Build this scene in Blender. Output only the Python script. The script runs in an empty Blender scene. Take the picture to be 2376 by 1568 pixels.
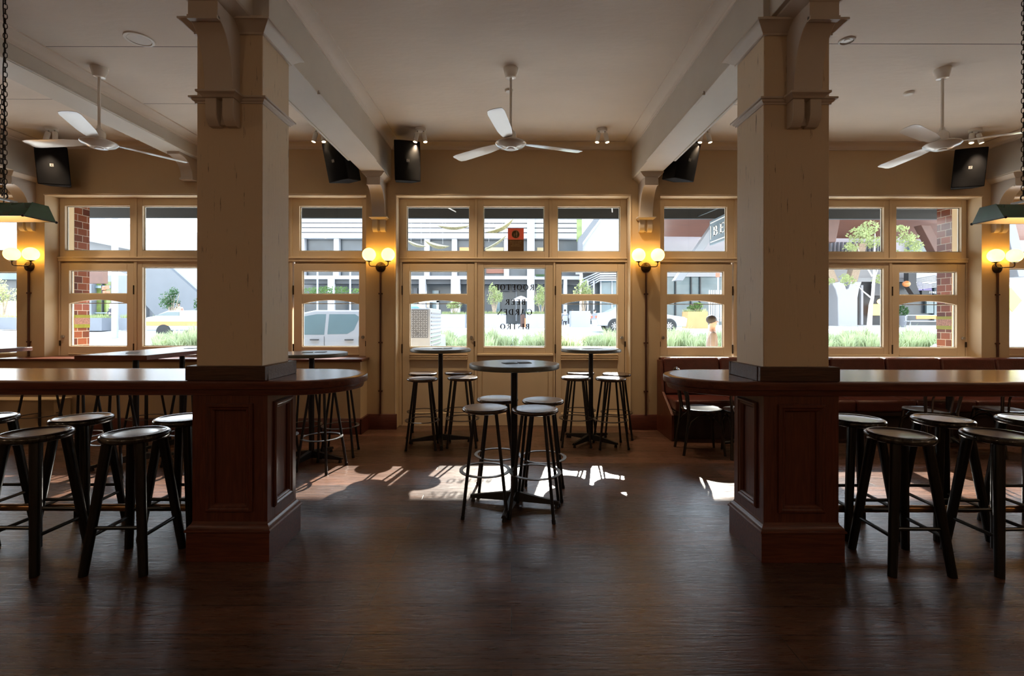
import bpy, bmesh, math, random
from mathutils import Vector, Matrix
random.seed(7)
scn = bpy.context.scene
COL = scn.collection
R = math.radians
# ------------------------------------------------------------------ camera, world, sun, exposure
F = 1122.0      # focal length in pixels of the 2376 px wide frame (17 mm on 36 mm)
EYE = 1.413
HOR = 740.0
cd = bpy.data.cameras.new('camera'); cam = bpy.data.objects.new('camera', cd); COL.objects.link(cam)
cam.location = (0, 0, EYE)
cam.rotation_euler = (R(90), R(-0.1), 0)
cd.sensor_width = 36; cd.lens = 17.0; cd.shift_y = -44 / 2376.0
cd.clip_start = 0.05; cd.clip_end = 400
scn.camera = cam
vs = scn.view_settings
vs.view_transform = 'Standard'; vs.look = 'None'; vs.gamma = 1.0; vs.use_curve_mapping = False
vs.exposure = 1.97
w = bpy.data.worlds.new('sky'); scn.world = w; w.use_nodes = True
wn = w.node_tree.nodes; bgn = wn['Background']
tc = wn.new('ShaderNodeTexCoord'); sx = wn.new('ShaderNodeSeparateXYZ'); cr = wn.new('ShaderNodeValToRGB')
w.node_tree.links.new(tc.outputs['Generated'], sx.inputs[0]); w.node_tree.links.new(sx.outputs['Z'], cr.inputs[0])
cr.color_ramp.elements[0].position = 0.0; cr.color_ramp.elements[0].color = (1.0, 0.98, 0.95, 1)
cr.color_ramp.elements[1].position = 0.6; cr.color_ramp.elements[1].color = (0.62, 0.78, 1.0, 1)
w.node_tree.links.new(cr.outputs[0], bgn.inputs[0])
bgn.inputs[1].default_value = 2.2
sd = bpy.data.lights.new('sun', 'SUN'); sun = bpy.data.objects.new('sun', sd); COL.objects.link(sun)
sd.energy = 7.5; sd.angle = R(0.6); sd.color = (1.0, 0.94, 0.84)
SUNDIR = Vector((-0.409, -2.215, -1.316)).normalized()
sun.rotation_euler = SUNDIR.to_track_quat('-Z', 'Y').to_euler(); sun.location = (4, 30, 20)
scn.cycles.use_denoising = True
scn.cycles.max_bounces = 8; scn.cycles.diffuse_bounces = 5; scn.cycles.glossy_bounces = 4
scn.cycles.transparent_max_bounces = 12; scn.cycles.transmission_bounces = 6
scn.cycles.caustics_reflective = False; scn.cycles.caustics_refractive = False
scn.cycles.sample_clamp_indirect = 6.0

# unseen fill lamps added behind the viewpoint: pendants and downlights (fixtures built further down)
CEIL = 3.655
FILL_PENDANTS = [(-2.6, -2.2), (2.6, -2.2), (-6.0, 0.6), (6.0, 0.6)]
for (x, y) in FILL_PENDANTS:
    l = bpy.data.lights.new('added_fill_point', 'POINT'); l.energy = 7; l.shadow_soft_size = 0.14; l.color = (1.0, 0.66, 0.40)
    o = bpy.data.objects.new('added_fill_point', l); COL.objects.link(o); o.location = (x, y, 2.45)
FILL_DOWNLIGHTS = [(-5.2, -0.6), (-1.7, -1.0), (1.7, -1.0), (5.2, -0.6), (-5.2, -3.6), (0.0, -3.6), (5.2, -3.6)]
for (x, y) in FILL_DOWNLIGHTS:
    l = bpy.data.lights.new('added_fill_spot', 'SPOT'); l.energy = 12; l.spot_size = R(150); l.spot_blend = 0.8
    l.shadow_soft_size = 0.06; l.color = (1.0, 0.78, 0.56)
    o = bpy.data.objects.new('added_fill_spot', l); COL.objects.link(o); o.location = (x, y, CEIL - 0.03)

# ------------------------------------------------------------------ materials
MAT = {}
def pm(name, col, rough=0.5, metal=0.0, ns=8.0, na=0.12, bump=0.0, bs=60.0, spec=0.5, emit=None, es=1.0, stretch=(1, 1, 1), coat=0.0, r2=None):
    m = bpy.data.materials.new(name); m.use_nodes = True; nt = m.node_tree; n = nt.nodes; L = nt.links
    b = n['Principled BSDF']
    b.inputs['Roughness'].default_value = rough; b.inputs['Metallic'].default_value = metal
    b.inputs['Specular IOR Level'].default_value = spec
    if coat: b.inputs['Coat Weight'].default_value = coat; b.inputs['Coat Roughness'].default_value = 0.15
    tc = n.new('ShaderNodeTexCoord'); mp = n.new('ShaderNodeMapping'); mp.inputs['Scale'].default_value = stretch
    L.new(tc.outputs['Object'], mp.inputs[0])
    nz = n.new('ShaderNodeTexNoise'); nz.inputs['Scale'].default_value = ns; nz.inputs['Detail'].default_value = 4
    L.new(mp.outputs[0], nz.inputs['Vector'])
    mx = n.new('ShaderNodeMix'); mx.data_type = 'RGBA'
    c2 = tuple(max(0, c * (1 - na * 2)) for c in col); c3 = tuple(min(1, c * (1 + na * 1.2)) for c in col)
    mx.inputs[6].default_value = (*c2, 1); mx.inputs[7].default_value = (*c3, 1)
    L.new(nz.outputs['Fac'], mx.inputs[0]); L.new(mx.outputs[2], b.inputs['Base Color'])
    if r2 is not None:
        mr = n.new('ShaderNodeMapRange'); mr.inputs[3].default_value = rough; mr.inputs[4].default_value = r2
        L.new(nz.outputs['Fac'], mr.inputs[0]); L.new(mr.outputs[0], b.inputs['Roughness'])
    if bump:
        n2 = n.new('ShaderNodeTexNoise'); n2.inputs['Scale'].default_value = bs; n2.inputs['Detail'].default_value = 5
        L.new(mp.outputs[0], n2.inputs['Vector'])
        bp = n.new('ShaderNodeBump'); bp.inputs['Strength'].default_value = bump; bp.inputs['Distance'].default_value = 0.01
        L.new(n2.outputs['Fac'], bp.inputs['Height']); L.new(bp.outputs[0], b.inputs['Normal'])
    if emit:
        b.inputs['Emission Color'].default_value = (*emit, 1); b.inputs['Emission Strength'].default_value = es
    MAT[name] = m
    return m
def wood(name, c1, c2, rough=0.4, grain=(1, 14, 14), scale=6.0, bump=0.15, coat=0.0, world=False, spec=0.5):
    m = bpy.data.materials.new(name); m.use_nodes = True; nt = m.node_tree; n = nt.nodes; L = nt.links
    b = n['Principled BSDF']; b.inputs['Roughness'].default_value = rough; b.inputs['Specular IOR Level'].default_value = spec
    if coat: b.inputs['Coat Weight'].default_value = coat; b.inputs['Coat Roughness'].default_value = 0.12
    tc = n.new('ShaderNodeTexCoord'); mp = n.new('ShaderNodeMapping'); mp.inputs['Scale'].default_value = grain
    L.new(tc.outputs['Object'], mp.inputs[0])
    nz = n.new('ShaderNodeTexNoise'); nz.inputs['Scale'].default_value = scale; nz.inputs['Detail'].default_value = 6; nz.inputs['Distortion'].default_value = 0.6
    L.new(mp.outputs[0], nz.inputs['Vector'])
    rp = n.new('ShaderNodeValToRGB'); rp.color_ramp.elements[0].position = 0.3; rp.color_ramp.elements[1].position = 0.7
    rp.color_ramp.elements[0].color = (*c1, 1); rp.color_ramp.elements[1].color = (*c2, 1)
    L.new(nz.outputs['Fac'], rp.inputs[0]); L.new(rp.outputs[0], b.inputs['Base Color'])
    bp = n.new('ShaderNodeBump'); bp.inputs['Strength'].default_value = bump; bp.inputs['Distance'].default_value = 0.004
    L.new(nz.outputs['Fac'], bp.inputs['Height']); L.new(bp.outputs[0], b.inputs['Normal'])
    MAT[name] = m
    return m
pm('ceiling_paint', (0.72, 0.65, 0.585), 0.7, ns=1.2, na=0.05, bump=0.25, bs=9, stretch=(1, 2.5, 1))
pm('wall_paint', (0.62, 0.47, 0.29), 0.6, ns=2, na=0.05, bump=0.08, bs=40)
pm('frame_paint', (0.72, 0.58, 0.41), 0.42, ns=3, na=0.05, bump=0.05, bs=30)
pm('trim_paint', (0.58, 0.52, 0.46), 0.42, ns=4, na=0.06, bump=0.05, bs=50)
pm('beam_paint', (0.60, 0.57, 0.52), 0.5, ns=3, na=0.05, bump=0.05, bs=40)
pm('white_paint', (0.74, 0.72, 0.68), 0.4, ns=5, na=0.04)
pm('fan_white', (0.78, 0.76, 0.72), 0.22, ns=5, na=0.03, coat=0.4)
pm('black_metal', (0.016, 0.017, 0.021), 0.38, metal=0.3, ns=30, na=0.2)
pm('ring_metal', (0.20, 0.19, 0.18), 0.32, metal=0.9, ns=60, na=0.25)
pm('bronze', (0.05, 0.032, 0.02), 0.42, metal=0.6, ns=30, na=0.2)
pm('brass', (0.34, 0.19, 0.09), 0.32, metal=0.85, ns=20, na=0.25)
pm('nickel', (0.42, 0.40, 0.37), 0.3, metal=0.9, ns=40, na=0.15)
pm('speaker_black', (0.004, 0.004, 0.006), 0.8, spec=0.15, ns=200, na=0.2, bump=0.3, bs=400)
pm('logo_silver', (0.6, 0.6, 0.62), 0.4, metal=0.3, ns=50, na=0.05)
pm('green_enamel', (0.015, 0.12, 0.05), 0.22, ns=6, na=0.35, coat=0.6)
pm('shade_inner', (0.85, 0.74, 0.55), 0.35, ns=5, na=0.05)
pm('tube_glow', (1, 0.8, 0.5), 0.4, emit=(1.0, 0.62, 0.28), es=3.5)
pm('globe_glow', (1, 0.9, 0.65), 0.3, ns=2, na=0.02, emit=(1.0, 0.50, 0.075), es=2.2)
pm('spot_glow', (1, 0.9, 0.7), 0.3, emit=(1.0, 0.70, 0.38), es=9.0)
pm('chain_iron', (0.02, 0.017, 0.014), 0.5, metal=0.7, ns=60, na=0.3)
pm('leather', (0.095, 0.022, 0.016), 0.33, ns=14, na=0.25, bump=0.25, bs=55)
pm('leather_dark', (0.03, 0.012, 0.010), 0.6, ns=8, na=0.2)  # darker, duller leather tone for the bench base and seat board
pm('black_gloss', (0.010, 0.009, 0.009), 0.2, ns=30, na=0.2, coat=0.5)
pm('conduit_brown', (0.07, 0.022, 0.012), 0.4, ns=20, na=0.15)
pm('coaster_card', (0.035, 0.045, 0.04), 0.6, ns=30, na=0.3)
pm('table_edge', (0.10, 0.105, 0.085), 0.35, ns=30, na=0.15)
pm('chrome_grey', (0.55, 0.55, 0.55), 0.3, ns=30, na=0.1)
wood('table_top_wood', (0.022, 0.021, 0.020), (0.080, 0.074, 0.066), 0.28, grain=(1, 9, 1), scale=5, coat=0.25)
wood('seat_wood', (0.014, 0.008, 0.005), (0.085, 0.046, 0.024), 0.24, grain=(1.2, 9, 1), scale=5, coat=0.35, bump=0.3)
wood('black_wood', (0.003, 0.003, 0.0035), (0.008, 0.0075, 0.0075), 0.3, grain=(9, 9, 1), scale=6, coat=0.0, spec=0.35)
wood('black_seat_wood', (0.010, 0.009, 0.008), (0.040, 0.034, 0.028), 0.22, grain=(1.2, 10, 1), scale=5, coat=0.4, bump=0.35)
wood('mahogany', (0.060, 0.012, 0.006), (0.125, 0.030, 0.013), 0.38, grain=(14, 14, 1.0), scale=5, coat=0.2)
wood('mahogany_h', (0.060, 0.013, 0.007), (0.14, 0.036, 0.016), 0.36, grain=(1.0, 14, 14), scale=5, coat=0.2)
wood('skirting_wood', (0.055, 0.012, 0.008), (0.10, 0.024, 0.013), 0.4, grain=(1, 12, 12), scale=5)
wood('collar_wood', (0.035, 0.012, 0.006), (0.085, 0.032, 0.014), 0.42, grain=(1, 10, 14), scale=6, bump=0.5)

def mat_floor():
    m = bpy.data.materials.new('oak_floor'); m.use_nodes = True; nt = m.node_tree; n = nt.nodes; L = nt.links
    b = n['Principled BSDF']
    tc = n.new('ShaderNodeTexCoord')
    br = n.new('ShaderNodeTexBrick'); br.offset = 0.37; br.offset_frequency = 2; br.squash = 1
    br.inputs['Scale'].default_value = 1.0; br.inputs['Brick Width'].default_value = 1.9; br.inputs['Row Height'].default_value = 0.215
    br.inputs['Mortar Size'].default_value = 0.003; br.inputs['Mortar Smooth'].default_value = 0.2; br.inputs['Bias'].default_value = 0.0
    br.inputs['Color1'].default_value = (0.060, 0.030, 0.019, 1); br.inputs['Color2'].default_value = (0.150, 0.070, 0.044, 1)
    br.inputs['Mortar'].default_value = (0.010, 0.007, 0.006, 1)
    L.new(tc.outputs['Object'], br.inputs['Vector'])
    mp = n.new('ShaderNodeMapping'); mp.inputs['Scale'].default_value = (0.9, 10, 1)
    L.new(tc.outputs['Object'], mp.inputs[0])
    nz = n.new('ShaderNodeTexNoise'); nz.inputs['Scale'].default_value = 3.2; nz.inputs['Detail'].default_value = 7; nz.inputs['Distortion'].default_value = 1.6
    L.new(mp.outputs[0], nz.inputs['Vector'])
    mp2 = n.new('ShaderNodeMapping'); mp2.inputs['Scale'].default_value = (3, 60, 1); L.new(tc.outputs['Object'], mp2.inputs[0])
    n3 = n.new('ShaderNodeTexNoise'); n3.inputs['Scale'].default_value = 4; n3.inputs['Detail'].default_value = 5; L.new(mp2.outputs[0], n3.inputs['Vector'])
    rp = n.new('ShaderNodeValToRGB'); rp.color_ramp.elements[0].position = 0.38; rp.color_ramp.elements[0].color = (0.45, 0.42, 0.40, 1)
    rp.color_ramp.elements[1].position = 0.6; rp.color_ramp.elements[1].color = (1.1, 1.1, 1.1, 1)
    L.new(nz.outputs['Fac'], rp.inputs[0])
    mx = n.new('ShaderNodeMix'); mx.data_type = 'RGBA'; mx.blend_type = 'MULTIPLY'; mx.inputs[0].default_value = 0.85
    L.new(br.outputs['Color'], mx.inputs[6]); L.new(rp.outputs[0], mx.inputs[7]); L.new(mx.outputs[2], b.inputs['Base Color'])
    mr = n.new('ShaderNodeMapRange'); mr.inputs[1].default_value = 0.3; mr.inputs[2].default_value = 0.7; mr.inputs[3].default_value = 0.24; mr.inputs[4].default_value = 0.38
    L.new(n3.outputs['Fac'], mr.inputs[0]); L.new(mr.outputs[0], b.inputs['Roughness'])
    b.inputs['Specular IOR Level'].default_value = 0.75
    ad = n.new('ShaderNodeMath'); ad.operation = 'MULTIPLY_ADD'; ad.inputs[1].default_value = 0.35
    L.new(n3.outputs['Fac'], ad.inputs[0]); L.new(nz.outputs['Fac'], ad.inputs[2])
    sb = n.new('ShaderNodeMath'); sb.operation = 'MULTIPLY_ADD'; sb.inputs[1].default_value = -0.9
    L.new(br.outputs['Fac'], sb.inputs[0]); L.new(ad.outputs[0], sb.inputs[2])
    bp = n.new('ShaderNodeBump'); bp.inputs['Strength'].default_value = 0.32; bp.inputs['Distance'].default_value = 0.005
    L.new(sb.outputs[0], bp.inputs['Height']); L.new(bp.outputs[0], b.inputs['Normal'])
    MAT['oak_floor'] = m
mat_floor()
def mat_counter():
    m = bpy.data.materials.new('chevron_counter'); m.use_nodes = True; nt = m.node_tree; n = nt.nodes; L = nt.links
    b = n['Principled BSDF']; b.inputs['Roughness'].default_value = 0.24; b.inputs['Coat Weight'].default_value = 0.35; b.inputs['Coat Roughness'].default_value = 0.14
    tc = n.new('ShaderNodeTexCoord'); mp = n.new('ShaderNodeMapping'); mp.inputs['Rotation'].default_value = (0, 0, R(38))
    L.new(tc.outputs['Object'], mp.inputs[0])
    br = n.new('ShaderNodeTexBrick'); br.inputs['Scale'].default_value = 1; br.inputs['Brick Width'].default_value = 0.75; br.inputs['Row Height'].default_value = 0.11
    br.inputs['Mortar Size'].default_value = 0.002; br.inputs['Color1'].default_value = (0.13, 0.045, 0.020, 1); br.inputs['Color2'].default_value = (0.24, 0.09, 0.040, 1)
    br.inputs['Mortar'].default_value = (0.03, 0.012, 0.006, 1)
    L.new(mp.outputs[0], br.inputs['Vector'])
    mp2 = n.new('ShaderNodeMapping'); mp2.inputs['Scale'].default_value = (1, 16, 1); mp2.inputs['Rotation'].default_value = (0, 0, R(38)); L.new(tc.outputs['Object'], mp2.inputs[0])
    nz = n.new('ShaderNodeTexNoise'); nz.inputs['Scale'].default_value = 4; nz.inputs['Detail'].default_value = 5; L.new(mp2.outputs[0], nz.inputs['Vector'])
    rp = n.new('ShaderNodeValToRGB'); rp.color_ramp.elements[0].position = 0.35; rp.color_ramp.elements[0].color = (0.55, 0.5, 0.5, 1); rp.color_ramp.elements[1].position = 0.65; rp.color_ramp.elements[1].color = (1, 1, 1, 1)
    L.new(nz.outputs['Fac'], rp.inputs[0])
    mx = n.new('ShaderNodeMix'); mx.data_type = 'RGBA'; mx.blend_type = 'MULTIPLY'; mx.inputs[0].default_value = 0.8
    L.new(br.outputs['Color'], mx.inputs[6]); L.new(rp.outputs[0], mx.inputs[7]); L.new(mx.outputs[2], b.inputs['Base Color'])
    bp = n.new('ShaderNodeBump'); bp.inputs['Strength'].default_value = 0.12; bp.inputs['Distance'].default_value = 0.003
    L.new(nz.outputs['Fac'], bp.inputs['Height']); L.new(bp.outputs[0], b.inputs['Normal'])
    MAT['chevron_counter'] = m
mat_counter()
def mat_column():
    # cream paint with vertical cracks and wear in the grain of the timber lining
    m = bpy.data.materials.new('cracked_paint'); m.use_nodes = True; nt = m.node_tree; n = nt.nodes; L = nt.links
    b = n['Principled BSDF']; b.inputs['Roughness'].default_value = 0.5
    tc = n.new('ShaderNodeTexCoord'); mp = n.new('ShaderNodeMapping'); mp.inputs['Scale'].default_value = (16, 16, 1.6)
    L.new(tc.outputs['Object'], mp.inputs[0])
    nz = n.new('ShaderNodeTexNoise'); nz.inputs['Scale'].default_value = 2.6; nz.inputs['Detail'].default_value = 8; nz.inputs['Roughness'].default_value = 0.65
    L.new(mp.outputs[0], nz.inputs['Vector'])
    rp = n.new('ShaderNodeValToRGB'); rp.color_ramp.elements[0].position = 0.318; rp.color_ramp.elements[0].color = (0.17, 0.13, 0.085, 1)
    rp.color_ramp.elements[1].position = 0.385; rp.color_ramp.elements[1].color = (0.66, 0.54, 0.39, 1)
    L.new(nz.outputs['Fac'], rp.inputs[0]); L.new(rp.outputs[0], b.inputs['Base Color'])
    bp = n.new('ShaderNodeBump'); bp.inputs['Strength'].default_value = 0.4; bp.inputs['Distance'].default_value = 0.004
    L.new(nz.outputs['Fac'], bp.inputs['Height']); L.new(bp.outputs[0], b.inputs['Normal'])
    MAT['cracked_paint'] = m
mat_column()
def mat_glass():
    m = bpy.data.materials.new('window_glass'); m.use_nodes = True; nt = m.node_tree; n = nt.nodes; L = nt.links
    n.remove(n['Principled BSDF']); out = n['Material Output']
    t = n.new('ShaderNodeBsdfTransparent'); t.inputs[0].default_value = (0.95, 0.97, 0.965, 1)
    g = n.new('ShaderNodeBsdfGlossy'); g.inputs['Roughness'].default_value = 0.02
    fr = n.new('ShaderNodeFresnel'); fr.inputs[0].default_value = 1.45
    nz = n.new('ShaderNodeTexNoise'); nz.inputs['Scale'].default_value = 1.5
    mx = n.new('ShaderNodeMixShader')
    ge = n.new('ShaderNodeNewGeometry'); iv = n.new('ShaderNodeMath'); iv.operation = 'SUBTRACT'; iv.inputs[0].default_value = 1.0; L.new(ge.outputs['Backfacing'], iv.inputs[1])
    ml = n.new('ShaderNodeMath'); ml.operation = 'MULTIPLY'; L.new(fr.outputs[0], ml.inputs[0]); L.new(iv.outputs[0], ml.inputs[1])
    L.new(ml.outputs[0], mx.inputs[0]); L.new(t.outputs[0], mx.inputs[1]); L.new(g.outputs[0], mx.inputs[2]); L.new(mx.outputs[0], out.inputs[0])
    MAT['window_glass'] = m
mat_glass()
def mat_tile():
    m = bpy.data.materials.new('glazed_tile'); m.use_nodes = True; nt = m.node_tree; n = nt.nodes; L = nt.links
    b = n['Principled BSDF']; b.inputs['Roughness'].default_value = 0.15
    tc = n.new('ShaderNodeTexCoord'); sp = n.new('ShaderNodeSeparateXYZ'); cb = n.new('ShaderNodeCombineXYZ')
    L.new(tc.outputs['Object'], sp.inputs[0])
    ad = n.new('ShaderNodeMath'); ad.operation = 'ADD'; L.new(sp.outputs[0], ad.inputs[0]); L.new(sp.outputs[1], ad.inputs[1])
    L.new(ad.outputs[0], cb.inputs[0]); L.new(sp.outputs[2], cb.inputs[1])
    br = n.new('ShaderNodeTexBrick'); br.inputs['Scale'].default_value = 1; br.inputs['Brick Width'].default_value = 0.15; br.inputs['Row Height'].default_value = 0.095
    br.inputs['Mortar Size'].default_value = 0.004; br.inputs['Color1'].default_value = (0.055, 0.014, 0.008, 1); br.inputs['Color2'].default_value = (0.20, 0.055, 0.022, 1)
    br.inputs['Mortar'].default_value = (0.32, 0.27, 0.21, 1)
    L.new(cb.outputs[0], br.inputs['Vector']); L.new(br.outputs['Color'], b.inputs['Base Color'])
    MAT['glazed_tile'] = m
mat_tile()
pm('tile_green', (0.16, 0.15, 0.02), 0.15, ns=20, na=0.2)
pm('tile_relief', (0.20, 0.10, 0.075), 0.2, ns=60, na=0.7)
# street
pm('asphalt', (0.34, 0.345, 0.35), 0.8, ns=2, na=0.08)
pm('paving', (0.62, 0.61, 0.59), 0.8, ns=3, na=0.08)
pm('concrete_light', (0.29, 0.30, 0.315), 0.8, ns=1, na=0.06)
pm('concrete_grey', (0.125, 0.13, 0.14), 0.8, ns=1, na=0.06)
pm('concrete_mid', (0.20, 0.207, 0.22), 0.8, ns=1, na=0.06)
pm('clad_white', (0.32, 0.325, 0.345), 0.6, ns=1, na=0.03)
pm('clad_gap', (0.05, 0.052, 0.06), 0.7, ns=1, na=0.03)
pm('dark_glass', (0.04, 0.05, 0.06), 0.3, ns=0.7, na=0.5)
pm('blue_glass', (0.11, 0.16, 0.18), 0.12, ns=0.7, na=0.4)
pm('green_glass', (0.15, 0.20, 0.05), 0.15, ns=1.5, na=0.5)
pm('dark_panel', (0.028, 0.03, 0.034), 0.6, ns=1, na=0.2)
pm('awning_dark', (0.010, 0.011, 0.012), 0.6, ns=2, na=0.3)
pm('soffit_timber', (0.17, 0.055, 0.028), 0.5, ns=2, na=0.3, stretch=(0.3, 8, 8))
pm('strut_brown', (0.09, 0.038, 0.026), 0.5, ns=2, na=0.2)
pm('planter_white', (0.26, 0.26, 0.285), 0.7, ns=1.5, na=0.04)
pm('planter_grey', (0.15, 0.157, 0.175), 0.7, ns=2, na=0.1)
pm('planter_ochre', (0.36, 0.21, 0.08), 0.7, ns=2, na=0.1)
pm('soil', (0.05, 0.035, 0.02), 0.9, ns=20, na=0.3)
pm('leaf_green', (0.13, 0.22, 0.055), 0.5, ns=3, na=0.4)
pm('leaf_pale', (0.36, 0.40, 0.17), 0.5, ns=3, na=0.35)
pm('leaf_dark', (0.06, 0.13, 0.045), 0.5, ns=3, na=0.4)
pm('grass_green', (0.48, 0.52, 0.28), 0.6, ns=1.2, na=0.4)
pm('bark', (0.33, 0.25, 0.18), 0.8, ns=10, na=0.3)
pm('bark_pale', (0.40, 0.36, 0.33), 0.8, ns=10, na=0.2)
pm('car_white', (0.24, 0.25, 0.27), 0.25, ns=1, na=0.02, coat=0.5)
pm('car_glass', (0.10, 0.14, 0.15), 0.06, ns=1, na=0.2)
pm('car_trim', (0.015, 0.015, 0.016), 0.5, ns=10, na=0.2)
pm('tyre', (0.02, 0.02, 0.02), 0.8, ns=10, na=0.2)
pm('alloy', (0.5, 0.5, 0.52), 0.3, metal=0.7, ns=10, na=0.1)
pm('orange_paint', (0.55, 0.20, 0.06), 0.4, ns=1, na=0.05)
pm('blue_paint', (0.05, 0.35, 0.62), 0.4, ns=1, na=0.1)
pm('plate_metal', (0.10, 0.10, 0.11), 0.5, metal=0.0, ns=6, na=0.2)
pm('sign_slate', (0.13, 0.18, 0.22), 0.5, ns=3, na=0.05)
pm('sign_white', (0.85, 0.86, 0.86), 0.5, ns=3, na=0.02)
pm('sign_red', (0.60, 0.10, 0.05), 0.5, ns=3, na=0.05)
pm('notice_orange', (0.72, 0.24, 0.16), 0.5, ns=3, na=0.04)
pm('notice_brown', (0.24, 0.14, 0.065), 0.5, ns=3, na=0.04)
pm('notice_cream', (0.75, 0.62, 0.38), 0.5, ns=3, na=0.04)
pm('letter_black', (0.006, 0.007, 0.008), 0.5, ns=3, na=0.1)
pm('yellow_sign', (0.85, 0.78, 0.10), 0.5, ns=3, na=0.03)
pm('skin_tone', (0.55, 0.33, 0.24), 0.55, ns=6, na=0.06)
pm('hair_dark', (0.03, 0.02, 0.014), 0.6, ns=20, na=0.2)
pm('hair_grey', (0.45, 0.42, 0.38), 0.6, ns=20, na=0.2)
pm('cloth_dark', (0.035, 0.035, 0.05), 0.8, ns=10, na=0.2)
pm('cloth_pale', (0.62, 0.56, 0.54), 0.8, ns=10, na=0.1)
pm('cloth_pink', (0.70, 0.36, 0.28), 0.8, ns=10, na=0.1)
pm('cloth_taupe', (0.26, 0.20, 0.17), 0.8, ns=10, na=0.1)
pm('cloth_grey', (0.16, 0.18, 0.20), 0.8, ns=10, na=0.1)
pm('mosaic', (0.22, 0.18, 0.07), 0.5, ns=14, na=0.6)
pm('wire', (0.3, 0.3, 0.3), 0.5, ns=3, na=0.1)
pm('umbrella_cloth', (0.72, 0.68, 0.68), 0.8, ns=3, na=0.05)
pm('warm_window', (0.5, 0.3, 0.1), 0.5, ns=3, na=0.2, emit=(1.0, 0.42, 0.10), es=0.7)
pm('lilac_panel', (0.42, 0.36, 0.66), 0.5, ns=1, na=0.2)

def see_through(names, f):
    for nm in names:
        nt = MAT[nm].node_tree; n = nt.nodes; L = nt.links; b = n['Principled BSDF']; out = n['Material Output']
        t = n.new('ShaderNodeBsdfTranslucent'); mx = n.new('ShaderNodeMixShader'); mx.inputs[0].default_value = f
        src = b.inputs['Base Color'].links[0].from_socket; L.new(src, t.inputs[0])
        L.new(b.outputs[0], mx.inputs[1]); L.new(t.outputs[0], mx.inputs[2]); L.new(mx.outputs[0], out.inputs[0])
see_through(['leaf_green', 'leaf_pale', 'leaf_dark', 'grass_green', 'umbrella_cloth', 'notice_orange', 'notice_brown', 'notice_cream'], 0.6)
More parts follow.
